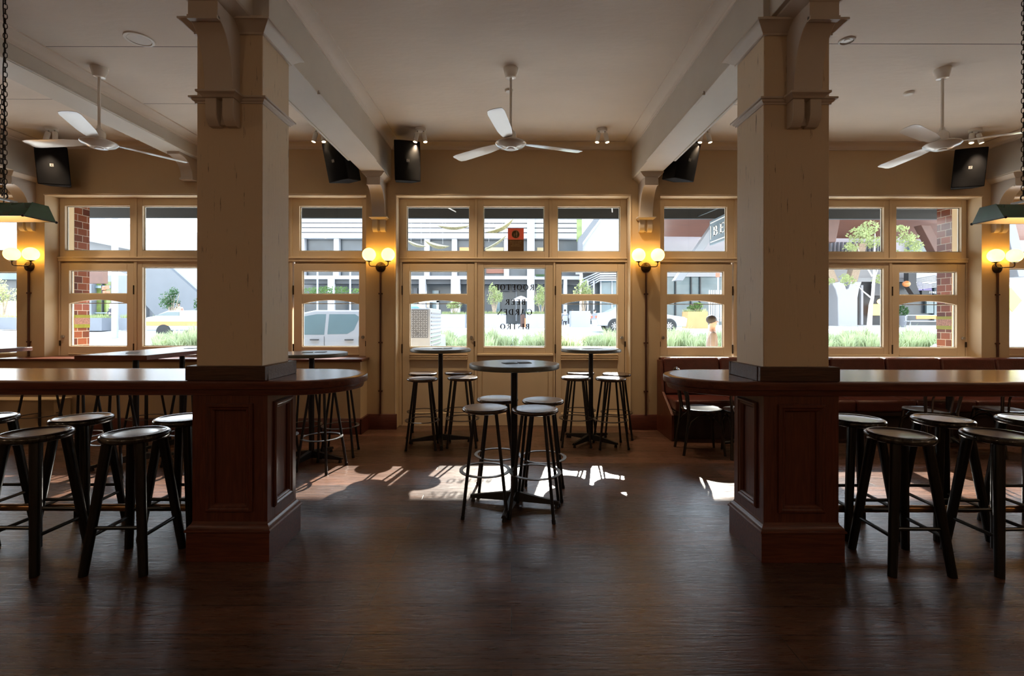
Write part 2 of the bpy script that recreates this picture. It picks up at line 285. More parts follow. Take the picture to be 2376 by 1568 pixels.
# ------------------------------------------------------------------ mesh helpers
class MB:
    def __init__(s): s.v = []; s.f = []
    def add(s, vs_, fs):
        b = len(s.v); s.v += [Vector(p) for p in vs_]; s.f += [tuple(b + i for i in f) for f in fs]; return s
    def box(s, x0, x1, y0, y1, z0, z1):
        if x0 > x1: x0, x1 = x1, x0
        return s.add([(x0, y0, z0), (x1, y0, z0), (x1, y1, z0), (x0, y1, z0), (x0, y0, z1), (x1, y0, z1), (x1, y1, z1), (x0, y1, z1)],
                     [(0, 3, 2, 1), (4, 5, 6, 7), (0, 1, 5, 4), (1, 2, 6, 5), (2, 3, 7, 6), (3, 0, 4, 7)])
    def prism(s, pts, plane, a0, a1):
        n = len(pts)
        def m(p, a):
            return {'xz': (p[0], a, p[1]), 'yz': (a, p[0], p[1]), 'xy': (p[0], p[1], a)}[plane]
        vs_ = [m(p, a0) for p in pts] + [m(p, a1) for p in pts]
        fs = [tuple(range(n - 1, -1, -1)), tuple(range(n, 2 * n))] + [(i, (i + 1) % n, n + (i + 1) % n, n + i) for i in range(n)]
        return s.add(vs_, fs)
    def loft(s, rings, caps=True, closed=True):
        n = len(rings[0]); vs_ = [p for r in rings for p in r]; fs = []
        for k in range(len(rings) - 1):
            for i in range(n if closed else n - 1):
                j = (i + 1) % n
                fs.append((k * n + i, k * n + j, (k + 1) * n + j, (k + 1) * n + i))
        if caps: fs.append(tuple(range(n - 1, -1, -1))); fs.append(tuple(range((len(rings) - 1) * n, len(rings) * n)))
        return s.add(vs_, fs)
    def sweep(s, pts, r, n=8, closed=False, up=None):
        pts = [Vector(p) for p in pts]; N = len(pts); rings = []
        rr = r if isinstance(r, (list, tuple)) else [r] * N
        pu = None
        for i, p in enumerate(pts):
            a = pts[(i - 1) % N] if (closed or i > 0) else p; b = pts[(i + 1) % N] if (closed or i < N - 1) else p
            d = (b - a).normalized()
            u = pu if pu is not None else (Vector((0, 0, 1)) if abs(d.z) < 0.9 else Vector((1, 0, 0)))
            x = d.cross(u).normalized(); y = x.cross(d).normalized(); pu = y
            rings.append([p + (x * math.cos(2 * math.pi * (k + .5) / n) + y * math.sin(2 * math.pi * (k + .5) / n)) * rr[i] for k in range(n)])
        if closed:
            rings.append(rings[0]); return s.loft(rings, caps=False)
        return s.loft(rings)
    def tube(s, p0, p1, r0, r1=None, n=12): return s.sweep([p0, p1], [r0, r1 if r1 is not None else r0], n)
    def lathe(s, prof, c=(0, 0, 0), n=32, axis='z'):
        c = Vector(c); rings = []; cl = prof[0] == prof[-1]
        for (r, h) in prof:
            rg = []
            for k in range(n):
                a = 2 * math.pi * k / n; q = (max(r, 1e-4) * math.cos(a), max(r, 1e-4) * math.sin(a))
                rg.append(c + Vector({'z': (q[0], q[1], h), 'y': (q[0], h, q[1]), 'x': (h, q[0], q[1])}[axis]))
            rings.append(rg)
        return s.loft(rings, caps=not cl)
    def ball(s, c, r, n=20, m=12, sc=(1, 1, 1)):
        pr = []
        c = Vector(c); rings = []
        for i in range(m + 1):
            t = math.pi * i / m; rr = max(math.sin(t), 1e-3)
            rings.append([c + Vector((r * sc[0] * rr * math.cos(2 * math.pi * k / n), r * sc[1] * rr * math.sin(2 * math.pi * k / n), -r * sc[2] * math.cos(t))) for k in range(n)])
        return s.loft(rings)
    def xf(s, M, start=0):
        for i in range(start, len(s.v)): s.v[i] = M @ s.v[i]
        return s
    def build(s, name, mat, parent=None, bevel=0.0, seg=2, angle=35, local=False, recalc=True):
        me = bpy.data.meshes.new(name)
        if parent is not None:
            off = Vector((0, 0, 0))
            if not local:
                q = parent
                while q.parent: q = q.parent
                off = q.location.copy()
        else:
            if local: off = Vector((0, 0, 0))
            else:
                xs = [p.x for p in s.v]; ys = [p.y for p in s.v]; zs = [p.z for p in s.v]
                off = Vector(((min(xs) + max(xs)) / 2, (min(ys) + max(ys)) / 2, min(zs)))
        me.from_pydata([p - off for p in s.v], [], s.f)
        bm = bmesh.new(); bm.from_mesh(me)
        bmesh.ops.remove_doubles(bm, verts=bm.verts, dist=1e-5)
        if recalc: bmesh.ops.recalc_face_normals(bm, faces=bm.faces)
        bm.to_mesh(me); bm.free()
        for p in me.polygons: p.use_smooth = True
        me.set_sharp_from_angle(angle=R(angle))
        me.materials.append(MAT[mat] if isinstance(mat, str) else mat)
        o = bpy.data.objects.new(name, me); COL.objects.link(o)
        if parent is not None: o.parent = parent
        else: o.location = off
        if bevel:
            b = o.modifiers.new('bevel', 'BEVEL'); b.width = bevel; b.segments = seg; b.limit_method = 'ANGLE'; b.angle_limit = R(40)
        return o
def tag(o, label=None, cat=None, group=None, kind=None):
    if label: o['label'] = label
    if cat: o['category'] = cat
    if group: o['group'] = group
    if kind: o['kind'] = kind
    return o
def struct(o): o['kind'] = 'structure'; return o
def empty(name, loc, rz=0.0, label=None, cat=None, group=None):
    o = bpy.data.objects.new(name, None); COL.objects.link(o); o.location = loc; o.rotation_euler = (0, 0, rz)
    o.empty_display_size = 0.1
    return tag(o, label, cat, group)
CH = {}
def copy_tree(o, parent=None):
    c = o.copy(); COL.objects.link(c)
    if parent is not None: c.parent = parent
    for ch in [q for q in bpy.data.objects if q.parent == o]: copy_tree(ch, c)
    return c
def place(proto, first, loc, rz=0.0, label=None, group=None):
    """first use moves the prototype itself, later ones copy it with its parts"""
    o = proto if first else copy_tree(proto)
    o.location = loc; o.rotation_euler = (0, 0, rz)
    if label: o['label'] = label
    if group: o['group'] = group
    return o
def at(px, py, Y): return Vector(((px - 1188) * Y / F, Y, EYE + (HOR - py) * Y / F))
def X_(px, Y): return (px - 1188) * Y / F
def Z_(py, Y): return EYE + (HOR - py) * Y / F
# ------------------------------------------------------------------ room shell
XC = 0.013
FY = 6.40; S = F / FY                  # plane of the joinery faces
def jx(px): return (px - 1188) / S
def jz(py): return EYE - (py - HOR) / S
WALLY = 6.20
XE = 9.2
struct(MB().box(-XE, XE, -6.0, 6.46, -0.12, 0.0).build('floor', 'oak_floor'))
struct(MB().box(-XE, XE, -6.0, 6.62, CEIL, CEIL + 0.15).build('ceiling', 'ceiling_paint'))
struct(MB().box(-XE - 0.15, -XE, -6.0, 6.62, -0.12, CEIL + 0.15).build('wall_left', 'wall_paint'))
struct(MB().box(XE, XE + 0.15, -6.0, 6.62, -0.12, CEIL + 0.15).build('wall_right', 'wall_paint'))
struct(MB().box(-XE, XE, -6.15, -6.0, -0.12, CEIL + 0.15).build('wall_back', 'wall_paint'))
OPEN = [(-8.9, -6.352), (-5.995, -1.873), (-1.492, 1.518), (1.899, 6.021), (6.378, 8.9)]
TOP = 3.0
mb = MB(); mb.box(-XE, XE, WALLY, 6.62, TOP, CEIL)
xs = [-XE] + [v for o in OPEN for v in o] + [XE]
for i in range(0, len(xs), 2): mb.box(xs[i], xs[i + 1], WALLY, 6.62, 0.0, TOP)
struct(mb.build('wall_front', 'wall_paint'))
# rounded picture edge around each opening
for i, (a, b) in enumerate(OPEN):
    mb = MB()
    mb.tube((a - 0.004, WALLY - 0.002, TOP), (b + 0.004, WALLY - 0.002, TOP), 0.014)
    if i == 2:
        mb.tube((a, WALLY - 0.002, TOP), (a, WALLY - 0.002, 0.2), 0.012)
        mb.tube((b, WALLY - 0.002, TOP), (b, WALLY - 0.002, 0.2), 0.012)
    struct(mb.build('trim_%d' % (i + 1), 'frame_paint'))
# skirting boards on the piers
for i, (a, b) in enumerate([(-1.873, -1.492), (1.518, 1.899), (-6.352, -5.995), (6.021, 6.378)]):
    mb = MB()
    prof = [(WALLY, 0), (WALLY - 0.03, 0), (WALLY - 0.03, 0.15), (WALLY - 0.022, 0.165), (WALLY - 0.014, 0.19), (WALLY, 0.195)]
    mb.prism(prof, 'yz', a - 0.02, b + 0.02)
    struct(mb.build('baseboard_%s' % ['centre_left', 'centre_right', 'far_left', 'far_right'][i], 'skirting_wood', bevel=0.003))
# cornice
def cornice(p0, p1, nrm, name):
    """cove moulding from p0 to p1 (x,y) on a face whose outward normal is nrm"""
    p0 = Vector((*p0, 0)); p1 = Vector((*p1, 0)); n_ = Vector((*nrm, 0))
    prof = [(0, 3.58), (0.012, 3.58), (0.012, 3.592), (0.02, 3.60)] + [(0.02 + 0.085 * (1 - math.cos(t * math.pi / 16)), 3.60 + 0.042 * math.sin(t * math.pi / 16)) for t in range(1, 9)] + [(0.118, 3.642), (0.118, CEIL), (0, CEIL)]
    m = MB(); m.loft([[p0 + n_ * d + Vector((0, 0, z)) for d, z in prof], [p1 + n_ * d + Vector((0, 0, z)) for d, z in prof]])
    return struct(m.build(name, 'ceiling_paint', angle=25))
BEAMS = [(-1.84, -1.55), (1.532, 1.83), (-6.36, -6.05), (6.07, 6.38)]
nn = 10
# main beams
for i, (a, b) in enumerate(BEAMS):
    m = MB(); m.box(a, b, -5.9, WALLY, 3.208, CEIL)
    for x, sgn in ((a, -1), (b, 1)):
        # applied bead on the lower arrises, stopped before the wall
        m.box(x - 0.012 if sgn < 0 else x, x if sgn < 0 else x + 0.012, 3.85, 5.47, 3.213, 3.232)
        m.box(x - 0.02 if sgn < 0 else x - 0.005, x + 0.005 if sgn < 0 else x + 0.02, 3.85, 5.47, 3.200, 3.213)
    struct(m.build('ceiling_beam', 'beam_paint', bevel=0.004)); 
    cornice((a, -5.9), (a, WALLY), (-1, 0), 'trim_%d' % nn); cornice((b, -5.9), (b, WALLY), (1, 0), 'trim_%d' % (nn + 1)); nn += 2
# shallow side beam on the left
m = MB(); m.box(-4.26, -3.97, -5.9, WALLY, 3.44, CEIL)
m.box(-4.275, -4.26, -5.9, 5.5, 3.445, 3.462).box(-3.97, -3.955, -5.9, 5.5, 3.445, 3.462)
struct(m.build('ceiling_beam', 'beam_paint', bevel=0.004))
cornice((-4.26, -5.9), (-4.26, WALLY), (-1, 0), 'trim_%d' % nn); cornice((-3.97, -5.9), (-3.97, WALLY), (1, 0), 'trim_%d' % (nn + 1)); nn += 2
edges = [-XE, -6.36, -6.05, -4.26, -3.97, -1.84, -1.55, 1.532, 1.83, 6.07, 6.38, XE]
for k in range(0, len(edges), 2):
    cornice((edges[k], WALLY), (edges[k + 1], WALLY), (0, -1), 'trim_%d' % nn); nn += 1
# fine joints between the ceiling sheets
m = MB()
for (xa, xb, y) in ((-6.0, -4.3, 4.95), (-3.9, -1.9, 3.93 + 0.06), (-3.9, -1.9, 5.05), (1.95, 4.9, 3.93), (1.95, 3.2, 5.05)):
    m.box(xa, xb, y, y + 0.004, CEIL - 0.0012, CEIL)
struct(m.build('trim_%d' % nn, 'clad_gap')); nn += 1

# ------------------------------------------------------------------ wall corbels under the beams
def corbel_meshes(root, X, Y, ztop, scale=1.0, wall=True):
    """bracket hung on the face y=Y projecting to -y; parts: cap, bracket, ledge, foot"""
    hw = 0.082
    pj = 0.30 if wall else 0.22
    m = MB()
    # cap moulding
    steps = [(0.0, 0.06, 0.0), (0.012, 0.058, 0.0), (0.03, 0.04, 0.02), (0.05, 0.02, 0.04), (0.06, 0.0, 0.05)]
    rings = []
    for dz, e, _ in steps:
        z = ztop - dz; rings.append([(X - hw - e, Y, z), (X + hw + e, Y, z), (X + hw + e, Y - pj - e * 0.6, z), (X - hw - e, Y - pj - e * 0.6, z)])
    m.loft(rings); m.build('cap', 'trim_paint', root, bevel=0.002)
    z1 = ztop - 0.06; zl = ztop - 0.50 if wall else 2.72
    prof = [(Y, z1), (Y - pj, z1), (Y - pj, z1 - 0.09)]
    n = 12
    for k in range(1, n + 1):
        t = k / n * math.pi / 2
        prof.append((Y - 0.075 - (pj - 0.075) * (1 - math.sin(t)), z1 - 0.09 - (z1 - 0.09 - zl) * (1 - math.cos(t))))
    prof.append((Y, zl))
    # scalloped lip where the sweep meets the neck
    MB().prism(prof, 'yz', X - hw, X + hw).build('bracket', 'trim_paint', root, bevel=0.003)
    lip = [(X - hw, z1 - 0.10), (X - hw, z1 - 0.078)] + [(X - hw + 2 * hw * k / 12, z1 - 0.078 - 0.014 * math.sin(math.pi * k / 12)) for k in range(1, 12)] + [(X + hw, z1 - 0.078), (X + hw, z1 - 0.10)]
    MB().prism(lip, 'xz', Y - pj - 0.008, Y - pj + 0.02).build('scalloped_lip', 'trim_paint', root)
    m = MB(); rings = []
    for dz, e in ((0, 0.034), (0.012, 0.034), (0.02, 0.018), (0.034, 0.006)):
        z = zl - dz; rings.append([(X - hw - e, Y, z), (X + hw + e, Y, z), (X + hw + e, Y - 0.075 - e, z), (X - hw - e, Y - 0.075 - e, z)])
    m.loft(rings); m.build('ledge', 'trim_paint', root, bevel=0.002)
    z2 = zl - 0.034; zb = z2 - 0.15
    fp = [(Y, z2), (Y - 0.07, z2), (Y - 0.07, zb + 0.06), (Y - 0.062, zb + 0.03), (Y - 0.045, zb + 0.008), (Y - 0.035, zb), (Y, zb)]
    for (xa, xb) in ((X - hw, X - 0.017), (X + 0.017, X + hw)):
        MB().prism(fp, 'yz', xa, xb).build('foot', 'trim_paint', root, bevel=0.003)
    MB().box(X - 0.02, X + 0.02, Y - 0.03, Y, zb + 0.01, z2).build('foot_web', 'trim_paint', root)
for (X, lab) in ((-1.695, 'cream carved corbel above the wall lamp left of the central doors'), (1.70, 'cream carved corbel above the wall lamp right of the central doors'),
                 (-6.19, 'cream carved corbel at the far left behind the green lamp'), (6.22, 'cream carved corbel at the far right behind the green lamp')):
    r = empty('corbel', (X, WALLY, 2.5), 0, lab, 'corbel', 'carved corbels under the main beams at the window wall')
    corbel_meshes(r, X, WALLY, 3.208)
r = empty('corbel', (-4.115, WALLY, 3.1), 0, 'small plain corbel under the shallow beam, just left of the left column', 'corbel')
prof = [(WALLY, 3.44), (WALLY - 0.34, 3.44), (WALLY - 0.33, 3.41)] + [(WALLY - 0.09 - 0.24 * (1 - math.sin(t * math.pi / 16)), 3.41 - 0.20 * (1 - math.cos(t * math.pi / 16))) for t in range(1, 9)] + [(WALLY - 0.09, 3.19), (WALLY, 3.19)]
MB().prism(prof, 'yz', -4.19, -4.04).build('bracket', 'trim_paint', r, bevel=0.003)
MB().box(-4.20, -4.03, WALLY - 0.105, WALLY, 3.165, 3.19).build('ledge', 'trim_paint', r, bevel=0.002)

# ------------------------------------------------------------------ columns with mouldings
COLS = [(-1.672, -1.650, 'left'), (1.681, 1.690, 'right')]
for cx, pxc, side in COLS:
    x0, x1, y0, y1 = cx - 0.194, cx + 0.194, 2.86, 3.2
    root = struct(empty('column', (cx, 3.03, 1.0)))
    MB().box(x0, x1, y0, y1, 1.05, 3.208).build('shaft', 'cracked_paint', root, bevel=0.005)
    def band(prof, name):
        m = MB(); rings = []
        for e, z in prof: rings.append([(x0 - e, y0 - e, z), (x1 + e, y0 - e, z), (x1 + e, y1 + e, z), (x0 - e, y1 + e, z)])
        m.loft(rings); return m.build(name, 'trim_paint', root, bevel=0.0015)
    band([(0.0, 2.682), (0.008, 2.682), (0.008, 2.690), (0.018, 2.696), (0.022, 2.706), (0.033, 2.708), (0.033, 2.719), (0.0, 2.722)], 'ledge_moulding')
    band([(0.0, 3.088), (0.012, 3.088), (0.012, 3.098), (0.02, 3.104), (0.030, 3.114), (0.048, 3.132), (0.064, 3.144), (0.072, 3.146), (0.072, 3.158), (0.0, 3.160)], 'crown_moulding')
    corbel_meshes(root, cx - 0.02 if side == 'left' else cx + 0.022, 2.86, 3.208, wall=False)
    # neck block that takes the beam
    MB().box(x0 + 0.01, x1 + 0.025, 2.885, 2.93, 3.158, CEIL).build('neck_block', 'beam_paint', root, bevel=0.003)

# ------------------------------------------------------------------ joinery
def ring_frame(m, x0, x1, z0, z1, gx0, gx1, gz0, gz1, ya, yb, arch=0.0):
    """flat frame with one glazed opening; arch = rise of the opening's head"""
    m.box(x0, gx0, ya, yb, z0, z1); m.box(gx1, x1, ya, yb, z0, z1)
    m.box(gx0, gx1, ya, yb, z0, gz0)
    if arch:
        n = 14
        pts = [(gx0 + (gx1 - gx0) * k / n, gz1 - arch * (abs(2 * k / n - 1) ** 2.2)) for k in range(n + 1)]
        pts = pts + [(gx1, z1), (gx0, z1)]
        m.prism(pts, 'xz', ya, yb)
    else:
        m.box(gx0, gx1, ya, yb, gz1, z1)
def bead(m, gx0, gx1, gz0, gz1, y, w_=0.012, d=0.012):
    m.box(gx0, gx0 + w_, y, y + d, gz0, gz1); m.box(gx1 - w_, gx1, y, y + d, gz0, gz1)
    m.box(gx0 + w_, gx1 - w_, y, y + d, gz0, gz0 + w_); m.box(gx0 + w_, gx1 - w_, y, y + d, gz1 - w_, gz1)
YA, YB, YG = FY, FY + 0.055, FY + 0.03
wc = [0]; dc = [0]
def glass(root, gx0, gx1, gz0, gz1):
    o = MB().box(gx0 - 0.008, gx1 + 0.008, YG, YG + 0.004, gz0 - 0.008, gz1 + 0.008).build('glass_pane', 'window_glass', root)
    return o
def transom(x0, x1, gx0, gx1):
    wc[0] += 1
    r = struct(empty('window_%d' % wc[0], ((x0 + x1) / 2, FY, 2.2)))
    m = MB(); ring_frame(m, x0, x1, 2.225, 3.0, gx0, gx1, jz(583), jz(479), YA, YB); 
    m.build('window_frame', 'frame_paint', r, bevel=0.004)
    m = MB(); bead(m, gx0, gx1, jz(583), jz(479), YG + 0.006); m.build('glazing_bead', 'white_paint', r)
    glass(r, gx0, gx1, jz(583), jz(479)); return r
def fixed(x0, x1, gx0, gx1, zbot, panel=False, gy0=621, gy1=805):
    wc[0] += 1
    r = struct(empty('window_%d' % wc[0], ((x0 + x1) / 2, FY, zbot)))
    m = MB(); ring_frame(m, x0, x1, 0.955, 2.165, gx0, gx1, jz(gy1), jz(gy0), YA, YB)
    m.build('window_frame', 'frame_paint', r, bevel=0.004)
    m = MB(); bead(m, gx0, gx1, jz(gy1), jz(gy0), YG + 0.006); m.build('glazing_bead', 'white_paint', r)
    MB().box(x0, x1, YA - 0.022, YB, 0.925, 0.955).build('window_sill', 'frame_paint', r, bevel=0.006)
    m = MB(); m.box(x0, x1, YA + 0.02, YB, zbot, 0.925)
    if panel:
        m.box(x0, x0 + 0.06, YA + 0.005, YA + 0.02, zbot, 0.925).box(x1 - 0.06, x1, YA + 0.005, YA + 0.02, zbot, 0.925)
        m.box(x0 + 0.06, x1 - 0.06, YA + 0.005, YA + 0.02, 0.78, 0.925).box(x0 + 0.06, x1 - 0.06, YA + 0.005, YA + 0.02, zbot, 0.16)
    m.build('apron_panel', 'frame_paint', r, bevel=0.003)
    glass(r, gx0, gx1, jz(gy1), jz(gy0)); return r
def door(x0, x1, gx0, gx1, hinge, zbot=0.012):
    dc[0] += 1
    r = struct(empty('door_%d' % dc[0], ((x0 + x1) / 2, FY, zbot)))
    xa, xb = x0 + 0.006, x1 - 0.006
    m = MB(); zt = 2.142
    m.box(xa, gx0, YA - 0.006, YB - 0.006, zbot, zt).box(gx1, xb, YA - 0.006, YB - 0.006, zbot, zt)
    m.box(gx0, gx1, YA - 0.006, YB - 0.006, jz(629), zt)
    n = 16; g0, g1 = jz(805), jz(697)
    pts = [(gx0 + (gx1 - gx0) * k / n, g1 - 0.05 * (abs(2 * k / n - 1) ** 2)) for k in range(n + 1)] + [(gx1, jz(683)), (gx0, jz(683))]
    m.prism(pts, 'xz', YA - 0.006, YB - 0.006)
    m.box(gx0, gx1, YA - 0.006, YB - 0.006, 0.86, g0)
    m.box(gx0, gx1, YA - 0.006, YB - 0.006, zbot, 0.17)
    m.box(gx0, gx1, YA + 0.012, YB - 0.012, 0.17, 0.86)
    m.build('door_leaf', 'frame_paint', r, bevel=0.004)
    m = MB(); m.box(x0 - 0.004, x0 + 0.03, YB - 0.004, YB + 0.014, zbot, 2.165).box(x1 - 0.03, x1 + 0.004, YB - 0.004, YB + 0.014, zbot, 2.165).box(x0 + 0.03, x1 - 0.03, YB - 0.004, YB + 0.014, 2.11, 2.167).box(x0, x1, YA - 0.01, YB + 0.014, 0.0, 0.016)
    m.build('door_stop', 'frame_paint', r)
    m = MB()
    for z in (0.945, 0.915, 0.885): m.box(gx0 - 0.005, gx1 + 0.005, YA - 0.018, YA - 0.006, z - 0.009, z)
    m.build('ledge_moulding', 'frame_paint', r, bevel=0.003)
    m = MB(); bead(m, gx0, gx1, jz(683), jz(629), YG + 0.002, 0.01); bead(m, gx0, gx1, g0, g1 - 0.04, YG + 0.002, 0.01)
    m.build('glazing_bead', 'white_paint', r)
    glass(r, gx0, gx1, jz(683), jz(629)); glass(r, gx0, gx1, g0, g1)
    hx = x0 + 0.002 if hinge < 0 else x1 - 0.002
    for z in (1.79, 1.02):
        MB().tube((hx, YA - 0.012, z - 0.06), (hx, YA - 0.012, z + 0.06), 0.009, n=8).build('hinge', 'bronze', r)
    kx = xb - 0.035 if hinge < 0 else xa + 0.035
    MB().lathe([(0.0, 0.0), (0.018, 0.0), (0.022, 0.006), (0.022, 0.014), (0.01, 0.02), (0.0, 0.022)], (kx, YA - 0.028, 1.17), 20, 'y').build('lock_knob', 'nickel', r)
    ex = xb + 0.006 if hinge < 0 else xa - 0.006
    MB().box(ex - 0.01, ex + 0.01, YA - 0.016, YA - 0.004, 1.05, 1.12).build('latch_plate', 'bronze', r)
    return r
def mullions(name_i, xs_, x0, x1, z0):
    m = MB()
    for x in xs_: m.box(x - 0.018, x + 0.018, YA - 0.012, YB + 0.02, z0, 3.0)
    m.box(x0, x1, YA - 0.02, YB + 0.02, 2.165, 2.225)
    m.box(x0, x1, YA - 0.03, YA - 0.012, 2.205, 2.222)
    struct(m.build('trim_%d' % name_i, 'frame_paint', bevel=0.004))
# centre bay
cx0, cx1 = OPEN[2]
transom(cx0, jx(1104) - 0.018, jx(943), jx(1089)); transom(jx(1104) + 0.018, jx(1277) - 0.018, jx(1121), jx(1263)); transom(jx(1277) + 0.018, cx1, jx(1293), jx(1439))
m = MB(); m.box(cx0, jx(933), YA - 0.012, YB + 0.02, 0, 2.165).box(jx(1450), cx1, YA - 0.012, YB + 0.02, 0, 2.165)
m.box(jx(1104) - 0.018, jx(1104) + 0.018, YA - 0.012, YB + 0.02, 0, 3.0).box(jx(1286) - 0.012, jx(1286) + 0.012, YA - 0.012, YB + 0.02, 0, 2.165).box(jx(1277) - 0.018, jx(1277) + 0.018, YA - 0.012, YB + 0.02, 2.165, 3.0)
m.box(cx0, cx1, YA - 0.02, YB + 0.02, 2.165, 2.225).box(cx0, cx1, YA - 0.03, YA - 0.012, 2.205, 2.222)
struct(m.build('trim_%d' % nn, 'frame_paint', bevel=0.004)); nn += 1
door(jx(933), jx(1103) - 0.01, jx(950.5), jx(1084), -1)
mid_window = fixed(jx(1104) + 0.018, jx(1286) - 0.012, jx(1122), jx(1266), 0.0, panel=True)
door(jx(1287) + 0.006, jx(1450), jx(1302), jx(1433), -1)
# side bays (right one mirrors the left)
def bay(mirror):
    def q(a, b):
        a, b = jx(a), jx(b)
        return (a, b) if not mirror else (2 * XC - b, 2 * XC - a)
    lo, hi = q(137.3, 859.6); lo, hi = OPEN[1] if not mirror else OPEN[3]
    for (f, g) in (((138, 312), (150, 301)), ((318, 490), (330, 478)), ((496, 672), (510, 657)), ((678, 860), (694, 840))):
        a, b = q(*f); c, d = q(*g); transom(a, b, c, d)
    for (f, g) in (((318, 490), (330, 478)), ((496, 672), (510, 657))):
        a, b = q(*f); c, d = q(*g); fixed(a, b, c, d, 0.0)
    a, b = q(141, 312); c, d = q(161, 295); door(a, b, c, d, 1 if not mirror else -1)
    a, b = q(681, 850); c, d = q(701, 833); door(a, b, c, d, -1 if not mirror else 1)
    xs_ = [sum(q(v, v)) / 2 for v in (315, 493, 675)]
    global nn
    mullions(nn, xs_, lo, hi, 0.0); nn += 1
    m = MB(); m.box(lo, q(141, 141)[0], YA - 0.01, YB + 0.02, 0, 2.165) if not mirror else m.box(q(141, 141)[0], hi, YA - 0.01, YB + 0.02, 0, 2.165)
    e = q(850, 850)[0]; m.box(e, hi, YA - 0.01, YB + 0.02, 0, 2.165) if not mirror else m.box(lo, e, YA - 0.01, YB + 0.02, 0, 2.165)
    struct(m.build('trim_%d' % nn, 'frame_paint', bevel=0.004)); nn += 1
bay(False); bay(True)
# outer bays, mostly outside the frame
transom(-8.9, OPEN[0][1] - 0.02, -8.7, -6.55); fixed(-8.9, OPEN[0][1] - 0.02, -8.7, -6.55, 0.0, gy0=633, gy1=835)
transom(OPEN[4][0] + 0.02, 8.9, 6.56, 8.7); fixed(OPEN[4][0] + 0.02, 8.9, 6.56, 8.7, 0.0)
m = MB(); m.box(-8.9, OPEN[0][1], YA, YB, 2.165, 2.225).box(OPEN[4][0], 8.9, YA, YB, 2.165, 2.225)
struct(m.build('trim_%d' % nn, 'frame_paint')); nn += 1

# ------------------------------------------------------------------ serif lettering
def letter_strokes(ch):
    T, t = 0.18, 0.08
    def stem(x, y0=0, y1=1): return [('r', x, x + T, y0, y1), ('r', x - 0.07, x + T + 0.07, y0, y0 + 0.05), ('r', x - 0.07, x + T + 0.07, y1 - 0.05, y1)]
    if ch == 'I': return stem(0.09), 0.33
    if ch == 'O': return [('o', 0.45, 0.5, 0.42, 0.51, 0, 360)], 0.9
    if ch == 'G': return [('o', 0.45, 0.5, 0.42, 0.51, 40, 330), ('r', 0.70, 0.82, 0.08, 0.42), ('r', 0.58, 0.90, 0.38, 0.43), ('r', 0.74, 0.79, 0.72, 0.98)], 0.93
    if ch == 'D': return stem(0.09) + [('o', 0.32, 0.5, 0.48, 0.5, -90, 90), ('r', 0.1, 0.34, 0, t), ('r', 0.1, 0.34, 1 - t, 1)], 0.86
    if ch == 'P': return stem(0.09) + [('o', 0.34, 0.735, 0.28, 0.265, -90, 90), ('r', 0.1, 0.36, 0.47, 0.47 + t), ('r', 0.1, 0.36, 1 - t, 1)], 0.68
    if ch == 'R': return stem(0.09) + [('o', 0.34, 0.735, 0.28, 0.265, -90, 90), ('r', 0.1, 0.36, 0.47, 0.47 + t), ('r', 0.1, 0.36, 1 - t, 1), ('d', 0.34, 0.5, 0.68, 0.0, 0.15), ('r', 0.58, 0.82, 0, 0.045)], 0.82
    if ch == 'B': return stem(0.09) + [('o', 0.34, 0.75, 0.24, 0.25, -90, 90), ('o', 0.36, 0.265, 0.30, 0.265, -90, 90), ('r', 0.1, 0.36, 0.5, 0.5 + t), ('r', 0.1, 0.36, 1 - t, 1), ('r', 0.1, 0.38, 0, t)], 0.74
    if ch == 'E': return stem(0.09) + [('r', 0.1, 0.62, 0, t), ('r', 0.1, 0.6, 1 - t, 1), ('r', 0.1, 0.48, 0.49, 0.49 + t), ('r', 0.58, 0.62, 0, 0.22), ('r', 0.56, 0.6, 0.8, 1), ('r', 0.45, 0.49, 0.4, 0.62)], 0.70
    if ch == 'F': return stem(0.09) + [('r', 0.1, 0.6, 1 - t, 1), ('r', 0.1, 0.48, 0.49, 0.49 + t), ('r', 0.56, 0.6, 0.8, 1), ('r', 0.45, 0.49, 0.4, 0.62)], 0.66
    if ch == 'T': return stem(0.29) + [('r', 0.02, 0.72, 1 - t, 1), ('r', 0.02, 0.06, 0.78, 1), ('r', 0.68, 0.72, 0.78, 1)], 0.76
    if ch == 'N': return [('r', 0.1, 0.15, 0, 1), ('r', 0.72, 0.77, 0, 1), ('d', 0.10, 1.0, 0.74, 0.0, 0.16), ('r', 0.0, 0.25, 0, 0.045), ('r', 0.0, 0.2, 0.955, 1), ('r', 0.62, 0.87, 0.955, 1)], 0.88
    if ch == 'A': return [('d', 0.42, 1.0, 0.12, 0.0, 0.05), ('d', 0.42, 1.0, 0.72, 0.0, 0.16), ('r', 0.22, 0.62, 0.32, 0.32 + t), ('r', 0.0, 0.24, 0, 0.045), ('r', 0.58, 0.86, 0, 0.045)], 0.86
    if ch == 'S': return [('s',), ('r', 0.50, 0.54, 0.72, 0.98), ('r', 0.06, 0.10, 0.02, 0.28)], 0.62
    return [], 0.35
